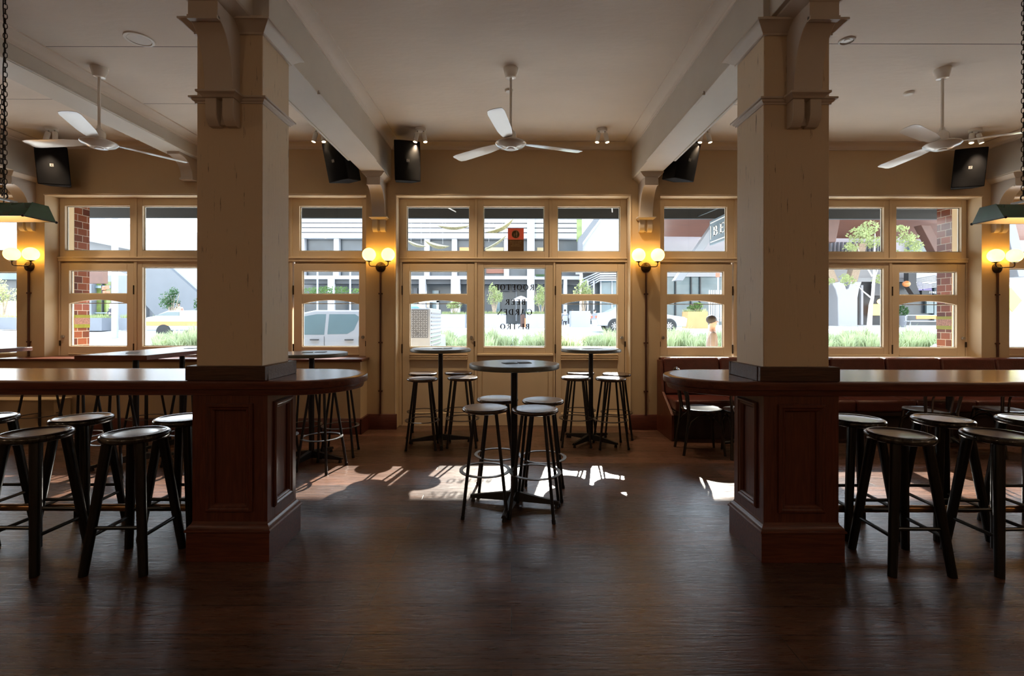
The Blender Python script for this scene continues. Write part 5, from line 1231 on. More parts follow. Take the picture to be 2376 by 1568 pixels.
m = MB(); pbox(m, 690, 1345, 659, 760, Yb + 2.2, 0.2); m.build('shopfront_glass', 'dark_glass', r)
for i, (a, b) in enumerate(((960, 968), (1003, 1018), (1100, 1110), (1150, 1160), (1196, 1200), (1250, 1258), (1305, 1315))):
    m = MB(); pbox(m, a, b, 668 + 6 * (i % 3), 745, Yb + 1.9, 0.2); m.build('shopfront_frame', 'blue_glass' if i % 2 else 'concrete_grey', r)
m = MB()
for (a, b) in ((1145, 1162), (1166, 1182), (1188, 1200), (1206, 1218)): pbox(m, a, b, 662, 675, Yb + 1.6, 0.2)
m.build('hanging_lanterns', 'clad_gap', r)
for a, b, y0 in ((972, 987, 648), (1046, 1067, 648), (1223, 1240, 430), (1308, 1316, 648), (760, 772, 648), (850, 860, 648)):
    m = MB(); pbox(m, a, b, y0, 757, Yb - 0.5, 0.7); m.build('street_column', 'clad_white', r)
m = MB(); pbox(m, 1243, 1268, 636, 641, Yb - 0.6, 0.1); m.build('street_sign', 'leaf_dark', r)
# white wing with striped canopy and glass corner
Yw = 40.0
r = empty('white_wing', (X_(1400, Yw), Yw, gz(Yw)), 0, 'blank white wing with striped canopy behind the right central door', 'building')
m = MB(); m.prism([(X_(1350, Yw), Z_(575, Yw)), (X_(1398, Yw), Z_(506, Yw)), (X_(1398, Yw), Z_(300, Yw)), (X_(1520, Yw), Z_(300, Yw)), (X_(1520, Yw), Z_(626, Yw)), (X_(1350, Yw), Z_(626, Yw))], 'xz', Yw, Yw + 4); m.build('blank_wall', 'clad_white', r)
m = MB(); m.prism([(X_(1340, Yw), Z_(556, Yw)), (X_(1378, Yw), Z_(506, Yw)), (X_(1392, Yw), Z_(506, Yw)), (X_(1350, Yw), Z_(565, Yw)), (X_(1350, Yw), Z_(585, Yw)), (X_(1340, Yw), Z_(585, Yw))], 'xz', Yw - 0.5, Yw + 0.1); m.build('grey_edge_beam', 'concrete_grey', r)
m = MB(); pbox(m, 1338, 1350, 507, 560, Yw + 1, 0.2); m.build('stair_window', 'green_glass', r)
m = MB()
for k in range(5):
    z0 = 628 + k * 5.0
    m.loft([[(X_(1350 + 3 * k, 38 + 4), 42, Z_(z0 + 18, 42)), (X_(1350 + 3 * k, 42), 42.0, Z_(z0 + 21, 42)), (X_(1350 + 3 * k, 42), 42.3, Z_(z0 + 21, 42)), (X_(1350 + 3 * k, 42), 42.3, Z_(z0 + 18, 42))],
            [(X_(1392, 39), 39, Z_(z0, 39)), (X_(1392, 39), 39, Z_(z0 + 3, 39)), (X_(1392, 39), 39.3, Z_(z0 + 3, 39)), (X_(1392, 39), 39.3, Z_(z0, 39))],
            [(X_(1520, 39), 39, Z_(z0 - 1, 39)), (X_(1520, 39), 39, Z_(z0 + 2, 39)), (X_(1520, 39), 39.3, Z_(z0 + 2, 39)), (X_(1520, 39), 39.3, Z_(z0 - 1, 39))]])
m.build('striped_canopy', 'clad_white', r)
m = MB(); pbox(m, 1352, 1520, 626, 660, Yw + 2.6, .1); m.build('canopy_backing', 'clad_gap', r)
m = MB(); pbox(m, 1350, 1394, 655, 752, Yw + 1.0, 0.2); m.build('side_glass', 'dark_glass', r)
m = MB(); pbox(m, 1394, 1520, 650, 752, Yw, 0.2); m.build('corner_glass', 'blue_glass', r)
for a in (1364, 1378, 1394, 1420, 1518):
    m = MB(); pbox(m, a - 1.5, a + 1.5, 650, 752, Yw - 0.1, 0.15); m.build('mullion', 'clad_white', r)
# right: timber soffited building
Yr = 42.0
r = empty('timber_soffit_building', (X_(1900, Yr), Yr, gz(Yr)), 0, 'building with brown timber soffit and dark shopfronts across the street behind the right bay', 'building')
m = MB(); m.loft([[(X_(1535, 30), 30, Z_(430, 30)), (X_(2420, 30), 30, Z_(395, 30)), (X_(2420, 30), 30.0, Z_(380, 30)), (X_(1535, 30), 30.0, Z_(415, 30))], [(X_(1535, Yr), Yr, Z_(548, Yr)), (X_(2450, Yr), Yr, Z_(556, Yr)), (X_(2450, Yr), Yr, Z_(500, Yr)), (X_(1535, Yr), Yr, Z_(500, Yr))]]); m.build('soffit', 'soffit_timber', r)
m = MB(); pbox(m, 1538, 2450, 548, 652, Yr + 2, .3); m.build('upper_glass', 'concrete_light', r)
m = MB()
for k in range(14): pbox(m, 1925 + k * 9, 1929 + k * 9, 560, 610, Yr + 1.7, .15)
m.build('vertical_fins', 'clad_gap', r)
m = MB(); pbox(m, 2110, 2195, 560, 583, Yr + 1.6, .2); m.build('louvre_panel', 'blue_glass', r)
m = MB(); pbox(m, 1690, 2125, 652, 756, Yr + 1.5, .3); m.build('shopfront_glass', 'dark_panel', r)
m = MB(); pbox(m, 1538, 1690, 640, 756, Yr + 1.5, .3); m.build('pale_glass', 'blue_glass', r)
m = MB(); pbox(m, 1538, 1690, 628, 641, Yr + 1.2, .3); m.build('white_band', 'clad_white', r)
for a in (1568, 1604, 1625): 
    m = MB(); pbox(m, a - 1.2, a + 1.2, 641, 756, Yr + 1.3, .2); m.build('mullion', 'dark_panel', r)
m = MB(); pbox(m, 1690, 2125, 643, 652, Yr + 1.0, .3); m.build('shop_fascia', 'concrete_light', r)
for (a, b, c, d, mt) in ((2025, 2048, 655, 684, 'concrete_grey'), (2022, 2048, 704, 730, 'warm_window'), (1998, 2003, 660, 752, 'clad_white'), (2131, 2140, 652, 672, 'lilac_panel'), (2142, 2162, 656, 690, 'lilac_panel'), (2150, 2166, 690, 725, 'blue_glass'), (2168, 2186, 655, 742, 'blue_glass')):
    m = MB(); pbox(m, a, b, c, d, Yr + 0.9, .2); m.build('window_display', mt, r)
m = MB(); m.ball(tuple(at(2042, 698, Yr)), 0.22, 14, 8); m.build('globe_lamp', 'globe_glow', r)
m = MB(); pbox(m, 2087, 2230, 655, 756, Yr + 1.2, .2); m.build('side_shop_glass', 'dark_glass', r)
m = MB()
for k in range(9):
    m.loft([[(X_(2105, Yr), Yr, Z_(650 + k * 2.6, Yr)), (X_(2105, Yr), Yr, Z_(651.4 + k * 2.6, Yr)), (X_(2105, Yr), Yr + .3, Z_(651.4 + k * 2.6, Yr)), (X_(2105, Yr), Yr + .3, Z_(650 + k * 2.6, Yr))],
            [(X_(2182, Yr), Yr, Z_(636 + k * 3.2, Yr)), (X_(2182, Yr), Yr, Z_(638 + k * 3.2, Yr)), (X_(2182, Yr), Yr + .3, Z_(638 + k * 3.2, Yr)), (X_(2182, Yr), Yr + .3, Z_(636 + k * 3.2, Yr))]])
for k in range(14): pbox(m, 2176, 2240, 652 + 3.6 * k - 14, 654 + 3.6 * k - 14, Yr - .1, .2)
m.build('striped_canopy', 'clad_white', r)
m = MB(); m.prism([(X_(2105, Yr), Z_(648, Yr)), (X_(2105, Yr), Z_(620, Yr)), (X_(2185, Yr), Z_(620, Yr)), (X_(2182, Yr), Z_(634, Yr))], 'xz', Yr, Yr + .3); m.build('white_soffit', 'clad_white', r)
m = MB(); m.prism([(X_(2086, Yr), Z_(620, Yr)), (X_(2104, Yr), Z_(620, Yr)), (X_(2104, Yr), Z_(660, Yr)), (X_(2112, Yr), Z_(682, Yr)), (X_(2098, Yr), Z_(682, Yr)), (X_(2086, Yr), Z_(664, Yr))], 'xz', Yr - 1, Yr - .5); m.build('dark_pillar', 'dark_panel', r)
m = MB(); m.ball(tuple(at(2103, 657, Yr - 1.3)), 0.26, 14, 8, (1.2, 1, 1)); m.build('orange_globe', 'orange_paint', r)
m = MB(); pbox(m, 2139, 2161, 672, 682, Yr - .6, .1); m.build('shop_sign', 'letter_black', r)
mm = MB(); letter_mesh(mm, 'BISTRO' if False else 'STRE', X_(2142, Yr), Z_(679.5, Yr), 0.16, Yr - .62, total=0.6, thick=0.02); 
m = mm; m.build('sign_lettering', 'sign_white', r)
# splayed struts and the white tree-like column
for (ax, ay, bx, by, w_, Ys, lab) in ((2148, 520, 2190, 600, 11, 36, 'brown diagonal strut at the top right pane of the right bay'), (1936, 505, 1925, 560, 14, 36, 'brown diagonal strut beside the right column'), (1690, 480, 1575, 650, 10, 36, 'grey brown diagonal strut in the first panes of the right bay'), (2340, 500, 2376, 640, 12, 34, 'grey diagonal strut at the far right edge')):
    m = MB(); m.prism([(X_(ax - w_, Ys), Z_(ay, Ys)), (X_(ax + w_, Ys), Z_(ay, Ys)), (X_(bx + w_, Ys), Z_(by, Ys)), (X_(bx - w_, Ys), Z_(by, Ys))], 'xz', Ys, Ys + 0.7)
    tag(m.build('diagonal_strut', 'strut_brown' if ax > 1900 and ax < 2300 else 'concrete_mid', bevel=0.03), lab, 'strut', 'diagonal struts holding the timber soffit')
Yk = 40.0
r = empty('forked_column', (X_(1967, Yk), Yk, gz(Yk)), 0, 'thick white forked concrete column beside the right column', 'column')
m = MB(); q = [(1945, 756), (1944, 690), (1939, 670), (1930, 655), (1958, 650), (1964, 670), (1969, 668), (1974, 652), (2000, 652), (1994, 668), (1990, 690), (1990, 756)]
m.prism([(X_(a, Yk), Z_(b, Yk)) for a, b in q], 'xz', Yk, Yk + 1.4); m.build('trunk', 'clad_white', r, bevel=0.05)
for (ax, ay, bx, by) in ((1944, 654, 1912, 575), (1986, 654, 2010, 560)):
    m = MB(); m.prism([(X_(ax - 9, Yk), Z_(ay, Yk)), (X_(ax + 9, Yk), Z_(ay, Yk)), (X_(bx + 9, Yk), Z_(by, Yk)), (X_(bx - 9, Yk), Z_(by, Yk))], 'xz', Yk + .3, Yk + 1.0); m.build('branch_strut', 'bark', r, bevel=0.03)
# left: concrete stair and ramp structure
Yl = 48.0
r = empty('concrete_ramp', (X_(320, Yl), Yl, gz(Yl)), 0, 'pale concrete ramps and sloping underside filling the left bay view', 'building')
def poly(name, pts, Y, d, mat): 
    m = MB(); m.prism([(X_(a, Y), Z_(b, Y)) for a, b in pts], 'xz', Y, Y + d); return m.build(name, mat, r)
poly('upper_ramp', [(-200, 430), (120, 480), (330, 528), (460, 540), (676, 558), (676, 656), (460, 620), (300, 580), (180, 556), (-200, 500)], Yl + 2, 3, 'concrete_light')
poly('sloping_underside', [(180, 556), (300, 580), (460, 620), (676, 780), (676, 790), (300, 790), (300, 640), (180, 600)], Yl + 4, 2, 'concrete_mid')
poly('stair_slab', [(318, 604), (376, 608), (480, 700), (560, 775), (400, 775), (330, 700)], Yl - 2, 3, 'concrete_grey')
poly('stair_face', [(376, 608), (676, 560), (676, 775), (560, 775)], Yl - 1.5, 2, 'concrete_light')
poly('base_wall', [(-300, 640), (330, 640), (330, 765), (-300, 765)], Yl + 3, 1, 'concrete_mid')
r = empty('glass_kiosk', (X_(235, 40), 40, gz(40)), 0, 'green and yellow glass kiosk front in the left bay door', 'kiosk')
m = MB(); pbox(m, 213, 262, 655, 752, 40, .3); m.build('green_glazing', 'green_glass', r)
for a in (213, 236, 258): 
    m = MB(); pbox(m, a - 1, a + 1, 655, 752, 39.8, .2); m.build('mullion', 'dark_panel', r)
m = MB(); pbox(m, 213, 262, 664, 670, 39.8, .2); pbox(m, 213, 262, 726, 729, 39.7, .2); m.build('rail', 'blue_glass', r)
m = MB(); pbox(m, 185, 212, 658, 752, 39.5, .6); m.build('grey_side_wall', 'planter_grey', r)
m = MB(); pbox(m, 184, 238, 626, 659, 38, .5); m.build('dark_screen', 'strut_brown', r)
m = MB()
for (a, b) in ((236, 666), (244, 664), (238, 676), (246, 676)): pbox(m, a, a + 7, b, b + 8, 37.8, .1)
m.build('menu_boards', 'sign_red', r)
r = empty('green_structure', (X_(0, 42), 42, gz(42)), 0, 'dark teal louvred structure at the far left edge', 'building')
m = MB(); pbox(m, -120, 38, 638, 755, 42, 1); m.build('wall', 'dark_glass', r)
m = MB(); pbox(m, -120, 38, 618, 650, 41, .6); m.build('canopy', 'blue_glass', r)
m = MB(); pbox(m, -120, 38, 700, 735, 41.5, .3); m.build('timber_screen', 'notice_cream', r)
# hedge and posts beyond the ute
r = empty('fence_hedge', (X_(765, 36), 36, gz(36)), 0, 'hedge trained on a white post fence beyond the white ute', 'hedge')
m = MB(); rnd2 = random.Random(5)
leaves(m, (X_(765, 36), 36, Z_(676, 36)), (2.6, .4, .36), 900, 0.09, rnd2); leaves(m, (X_(765, 36), 36, Z_(735, 36)), (2.6, .4, .3), 300, 0.09, rnd2); m.build('foliage', 'leaf_green', r, recalc=False)
for a in (700, 736, 774, 812, 838):
    m = MB(); pbox(m, a - 1.5, a + 1.5, 600, 757, 35.6, .1); m.build('post', 'clad_white', r)
# white pole, picket fence, bench, pot
m = MB(); m.tube((X_(266.5, 22.5), 22.5, gz(22.5) - 0.02), (X_(266.5, 22.5), 22.5, 6.2), 0.13, n=18)
tag(m.build('street_pole', 'clad_white'), 'thick white street pole in the first door of the left bay', 'pole')
r = empty('picket_fence', (X_(1660, 34), 34, gz(34)), 0, 'pale picket fence in the first door of the right bay', 'fence')
for k in range(9):
    m = MB(); pbox(m, 1645 + k * 5.2, 1647.5 + k * 5.2, 672, 745, 34, .06); m.build('picket', 'bark_pale', r)
m = MB(); pbox(m, 1643, 1692, 700, 703, 34.08, .05); pbox(m, 1643, 1692, 735, 738, 34.08, .05); m.build('rail', 'bark_pale', r)
m = MB(); m.tube((X_(1666, 24), 24, gz(24)), (X_(1666, 24), 24, Z_(630, 24)), 0.035, n=10); o = m.build('sign_post', 'clad_white'); tag(o, 'thin white street sign post with small red plate in the right bay', 'sign post')
m = MB(); pbox(m, 1661, 1670, 632, 642, 23.95, .02); m.build('red_plate', 'sign_red', o)
r = empty('street_bench', (X_(2150, 33), 33, gz(33)), 0, 'white framed street bench with orange slatted back in the last door of the right bay', 'bench')
Y = 33.0
m = MB(); pbox(m, 2126, 2215, 730, 738.5, Y + .5, .05); m.build('back_slats', 'orange_paint', r, bevel=0.01)
m = MB(); pbox(m, 2112, 2215, 742, 744.5, Y, .55); m.build('seat', 'clad_white', r, bevel=0.01)
m = MB(); m.sweep([(X_(2112, Y), Y + .1, Z_(744, Y)), (X_(2107, Y), Y + .2, Z_(742, Y)), (X_(2112, Y), Y + .4, Z_(733, Y)), (X_(2118, Y), Y + .52, Z_(729.5, Y)), (X_(2215, Y), Y + .52, Z_(729.5, Y))], 0.03, 8); m.build('frame', 'clad_white', r)
for a in (2119, 2205):
    m = MB(); m.tube((X_(a, Y), Y + .3, gz(Y) + .03), (X_(a + 2, Y), Y + .3, Z_(743, Y)), 0.04, n=8); m.build('leg', 'clad_white', r)
r = empty('round_pot', (X_(2094, 36), 36, gz(36) + .03), 0, 'round grey pot with a dark plant in the last door of the right bay', 'pot')
m = MB(); m.lathe([(0, gz(36) + .03), (.20, gz(36) + .03), (.30, Z_(730, 36)), (.26, Z_(730, 36)), (.0, Z_(732, 36))], (X_(2094, 36), 36, 0), 24); m.build('pot', 'planter_grey', r)
m = MB(); leaves(m, (X_(2094, 36), 36, Z_(720, 36)), (.38, .38, .42), 200, .09, rnd2); m.build('foliage', 'leaf_dark', r, recalc=False)
# café umbrella and terracotta column in the middle window
r = empty('cafe_umbrella', (X_(1209, 36), 36, gz(36) + .03), 0, 'pale café umbrella behind the lettering in the middle window', 'umbrella')
m = MB(); m.lathe([(0, Z_(686, 36)), (.25, Z_(688.5, 36)), (.62, Z_(695, 36)), (.64, Z_(698, 36)), (.6, Z_(696.5, 36)), (0, Z_(690, 36))], (X_(1209, 36), 36, 0), 16); m.build('canopy', 'umbrella_cloth', r)
m = MB(); m.tube((X_(1209, 36), 36, gz(36) + .03), (X_(1209, 36), 36, Z_(688, 36)), .025, n=8); m.build('pole', 'chrome_grey', r)
m = MB(); m.tube((X_(1213, 34.5), 34.5, gz(34.5) + .03), (X_(1213, 34.5), 34.5, Z_(729, 34.5)), .17, n=16); tag(m.build('litter_bin', 'strut_brown', bevel=0.01), 'round brown litter bin between the white planters in the middle window', 'bin')
m = MB(); m.tube((X_(1219, 34), 34, gz(34) + .03), (X_(1219, 34), 34, Z_(738, 34)), .05, n=12); tag(m.build('bollard', 'orange_paint'), 'slim orange bollard beside the brown bin', 'bollard')
# hanging mosaic leaf sculptures above the street
for (px, py, hl, hh, tilt, lab) in ((1052, 529, 38, 6, 0, 'leaf shaped mosaic sculpture on wires, in the left top pane of the central bay'), (965, 569, 24, 5, -18, 'leaf shaped mosaic sculpture cut by the left edge of the central bay panes'), (1012, 571, 30, 7, -14, 'yellow and teal boat shaped mosaic sculpture low in the left top pane'),
                                    (1162, 530, 36, 8, 26, 'upturned mosaic sculpture left of the orange notice'), (1150, 566, 32, 4, 32, 'thin rising mosaic sculpture under the upturned one')):
    Y = 24.0; c = at(px, py, Y); k = Y / F
    r = empty('hanging_sculpture', c, 0, lab, 'sculpture', 'mosaic sculptures hung over the street')
    m = MB(); rings = []
    for i in range(13):
        t = i / 12 * 2 - 1; w_ = max(0.04, (1 - t * t) ** .8); cz = (0.9 * hh * k) * (t * t) * 1.1
        x = t * hl * k; rings.append([(x, -w_ * .22, cz), (x, 0, cz + w_ * hh * k * .8), (x, w_ * .22, cz), (x, 0, cz - w_ * hh * k * .8)])
    m.loft(rings); m.xf(Matrix.Rotation(R(-tilt), 4, 'Y')); m.build('body', 'mosaic', r, local=True)
    m = MB()
    for t in (-.5, .5): m.tube((t * hl * k, 0, 0.1), (t * hl * k * .8, 0, 10.0 - c.z), .008, n=4)
    m.build('wire', 'wire', r, local=True)

m = MB(); m.tube((-20, 24, 10.0), (20, 24, 10.0), 0.015, n=6); tag(m.build('overhead_cable', 'wire'), 'thin overhead cable that carries the mosaic sculptures, hidden above the awning', 'cable')
# ------------------------------------------------------------------ vehicles
def wheel(r, x, y, z, rad, side):
    m = MB(); m.lathe([(rad * .62, -.09), (rad * .97, -.09), (rad, -.05), (rad, .05), (rad * .97, .09), (rad * .62, .09), (rad * .62, -.09)], (x, y, z), 28, 'y'); w_ = m.build('tyre', 'tyre', r, local=True)
    m = MB(); m.lathe([(0, -.03), (rad * .62, -.03), (rad * .62, .03), (0, .03)], (x, y, z), 24, 'y')
    for k in range(9):
        a = 2 * math.pi * k / 9; M = Matrix.Translation((x, y + side * .06, z)) @ Matrix.Rotation(a, 4, 'Y'); b = len(m.v); m.box(rad * .1, rad * .62, -.015, .015, -.018, .018); m.xf(M, b)
    m.build('rim', 'alloy', w_, local=True)
def vehicle(name, lab, prof, windows, Wd, wheels, rad, loc, rz, tray=None, cat='car', extra=None):
    """prof: side outline (x,z), x forwards to -x; windows: list of side window outlines"""
    r = empty(name, loc, rz, lab, cat)
    low = [p for p in prof]
    m = MB(); n = len(prof); zmax = max(p[1] for p in prof)
    def wid(z): return Wd / 2 * (1.0 if z < zmax * .58 else 1.0 - 0.20 * (z - zmax * .58) / (zmax * .42))
    m.loft([[(x, -wid(z) * 1.0, z) for x, z in prof], [(x, wid(z), z) for x, z in prof]])
    m.build('body', 'car_white', r, local=True, bevel=0.03, seg=3)
    for wpts in windows:
        for s_ in (-1, 1):
            m = MB(); m.loft([[(x, s_ * (wid(z) + .004), z) for x, z in wpts], [(x, s_ * (wid(z) - .02), z) for x, z in wpts]]); m.build('side_window', 'car_glass', r, local=True)
            for _ in (0,): pass
    for (x) in wheels:
        for s_ in (-1, 1):
            m = MB(); m.lathe([(0, -.012), (rad * 1.17, -.012), (rad * 1.17, .012), (0, .012)], (x, s_ * (Wd / 2 + .001), rad), 26, 'y'); m.build('wheel_arch', 'car_trim', r, local=True)
            wheel(r, x, s_ * (Wd / 2 - .06), rad, rad, s_)
    if extra: extra(r)
    return r
# ute: windows tuned so the two door windows and the pillar between them read as in the photograph
def ute_extra(r):
    for x in (-0.29, 0.58):
        for s_ in (-1, 1):
            m = MB(); m.box(x - .11, x + .11, s_ * .925, s_ * .965, 1.02, 1.05); m.build('door_handle', 'car_trim', r, local=True, bevel=0.008)
            m = MB(); m.box(x + .24 - .004, x + .24 + .004, s_ * .921, s_ * .927, .5, 1.12); m.build('door_gap', 'car_trim', r, local=True)
    for x in (-.35, .55):
        for s_ in (-.35, .35):
            m = MB(); m.ball((x, s_, 1.42), .12, 12, 8, (.5, 1, 1.1)).box(x - .09, x + .06, s_ - .24, s_ + .24, .8, 1.26); m.build('seat', 'car_trim', r, local=True, bevel=0.02)
YU = 13.1; kU = (YU - 0.92) / F
ux = X_(757, YU - .92)
up = [(-2.55, .35), (-2.62, .75), (-2.5, 1.05), (-1.42, 1.16), (-.72, 1.70), (-.35, 1.78), (.80, 1.78), (1.02, 1.62), (1.12, 1.12), (2.75, 1.12), (2.78, .5), (2.6, .38)]
def gpoly(a): return a
vehicle('white_ute', 'white dual cab ute parked outside the left bay, seen in its last door', up,
        [[(-1.22, 1.16), (-.62, 1.62), (-.30, 1.68), (-.06, 1.68), (-.06, 1.16)], [(.02, 1.17), (.02, 1.68), (.68, 1.68), (.80, 1.60), (.68, 1.28), (.52, 1.18)]], 1.86, (-1.75, 1.75), .38, (ux, YU, gz(YU) - .02), 0, extra=ute_extra)
cp = [(-2.30, .30), (-2.36, .62), (-2.25, .80), (-1.10, .97), (-.35, 1.38), (.1, 1.46), (.95, 1.42), (1.70, 1.06), (2.28, 1.0), (2.34, .7), (2.25, .34)]
cw = [[(-.92, 1.0), (-.30, 1.33), (.02, 1.38), (.02, .99)], [(.10, .99), (.10, 1.38), (.85, 1.35), (1.35, 1.08), (1.2, 1.0)]]
def car_extra(r):
    for s_ in (-1, 1):
        m = MB(); m.box(2.12, 2.36, s_ * .55, s_ * .88, .74, .86); m.build('tail_light', 'sign_red', r, local=True, bevel=0.01)
        m = MB(); m.box(-2.36, -2.12, s_ * .5, s_ * .88, .62, .74); m.build('headlight', 'chrome_grey', r, local=True, bevel=0.01)
Yc = 26.0
vehicle('white_sedan', 'white sedan parked across the street behind the right wall lamp', cp, cw, 1.82, (-1.42, 1.38), .335, (X_(1489, Yc - .9), Yc, gz(Yc) - .02), R(180), extra=car_extra)
vehicle('white_sedan', 'white sedan at the extreme right edge of the picture', cp, cw, 1.82, (-1.42, 1.38), .335, (X_(2455, 13.4), 13.9, gz(13.4) - .02), R(0), extra=car_extra)
# work truck body with checker plate door
r = empty('work_truck', (-2.4, 11.0, gz(11)), 0, 'white work truck body with checker plate locker in the left central door', 'truck')
tx0, tx1, ty0, ty1 = -3.06, -1.76, 10.45, 12.0
g = gz(11)
MB().box(tx0, tx1, ty0, ty1, .62, 1.64).build('body_box', 'car_white', r, bevel=0.02)
m = MB()
for k in range(9): m.box(tx1 - .001, tx1 + .012, ty0 + .08, ty1 - .08, .82 + k * .088, .85 + k * .088)
m.build('side_ribs', 'plate_metal', r)
MB().box(X_(953, 10.44), X_(993, 10.44), 10.425, 10.45, Z_(718, 10.44), Z_(784, 10.44)).build('locker_door', 'plate_metal', r, bevel=0.006)
m = MB(); xa, xb = X_(954, 10.42), X_(992, 10.42); za, zb_ = Z_(783, 10.42), Z_(720, 10.42); nx_, nz_ = 7, 12
for i in range(nx_):
    for j in range(nz_):
        cx_, cz_ = xa + (i + .5) * (xb - xa) / nx_, za + (j + .5) * (zb_ - za) / nz_; s_ = .017; t_ = (1 if (i + j) % 2 else -1)
        M = Matrix.Translation((cx_, 10.422, cz_)) @ Matrix.Rotation(R(45 * t_), 4, 'Y'); b = len(m.v); m.box(-s_, s_, -.003, .003, -s_ * .35, s_ * .35); m.xf(M, b)
m.build('checker_tread', 'clad_white', r)
MB().lathe([(0, -.0), (.035, 0), (.035, -.012), (0, -.014)], (X_(966, 10.4), 10.42, Z_(774, 10.4)), 20, 'y').build('lock_plate', 'plate_metal', r)
MB().box(tx0, tx1 - .05, ty0 + .05, ty1 - .1, g + .38, .62).build('chassis', 'plate_metal', r)
MB().box(X_(958, 10.4), X_(972, 10.4), 10.43, 10.45, .55, .60).build('clip_box', 'car_trim', r)
for (x, y) in ((-2.15, 10.62), (-2.15, 11.8), (-2.75, 10.62), (-2.75, 11.8)):
    MB().lathe([(0, -.1), (.34, -.1), (.36, -.05), (.36, .05), (.34, .1), (0, .1)], (x, y, g + .35), 26, 'y').build('wheel', 'tyre', r)
m = MB()
for y in (ty0 + .1, ty1 - .1): m.box(tx1 - .1, tx1 - .05, y, y + .05, 1.64, 1.86); m.box(tx0, tx0 + .05, y, y + .05, 1.64, 1.86)
m.box(tx0, tx1 - .05, ty0 + .1, ty0 + .15, 1.82, 1.86).box(tx0, tx1 - .05, ty1 - .1, ty1 - .05, 1.82, 1.86); m.build('rack', 'chrome_grey', r)
m = MB(); m.loft([[(tx0 + .1, ty0 + .3, 1.65), (tx1 - .28, ty0 + .3, 1.65), (tx1 - .28, ty1 - .3, 1.65), (tx0 + .1, ty1 - .3, 1.65)], [(tx0 + .2, ty0 + .5, 1.80), (tx1 - .4, ty0 + .5, 1.76), (tx1 - .4, ty1 - .5, 1.76), (tx0 + .2, ty1 - .5, 1.80)]]); m.build('blue_tarpaulin', 'blue_paint', r, bevel=0.02)
# passing delivery van
r = empty('delivery_van', (X_(420, 20), 20, gz(20)), 0, 'white delivery van with an orange band passing in the left bay window', 'van')
VY = 21.6; vx0, vx1 = X_(338, VY), X_(600, VY); g = gz(VY + .9)
m = MB(); m.prism([(vx0, g + .35), (vx0, g + .95), (vx0 + .35, g + 1.0), (vx0 + .95, Z_(722, VY)), (vx1, Z_(719, VY)), (vx1, g + .35)], 'xz', VY, VY + 1.9); m.build('body', 'car_white', r, bevel=0.05, seg=3)
MB().box(vx0 + .02, vx1 + .01, VY - .015, VY - .002, Z_(757, VY), Z_(747, VY)).build('orange_band', 'orange_paint', r)
MB().prism([(vx0 + .42, g + 1.03), (vx0 + 1.0, Z_(725, VY)), (vx0 + 1.5, Z_(725, VY)), (vx0 + 1.5, g + 1.03)], 'xz', VY - .015, VY).build('cab_window', 'car_glass', r)
for x in (vx0 + .8, vx1 - .9):
    for y in (VY + .05, VY + 1.85): MB().lathe([(0, -.09), (.31, -.09), (.33, -.05), (.33, .05), (.31, .09), (0, .09)], (x, y, g + .31), 24, 'y').build('wheel', 'tyre', r)

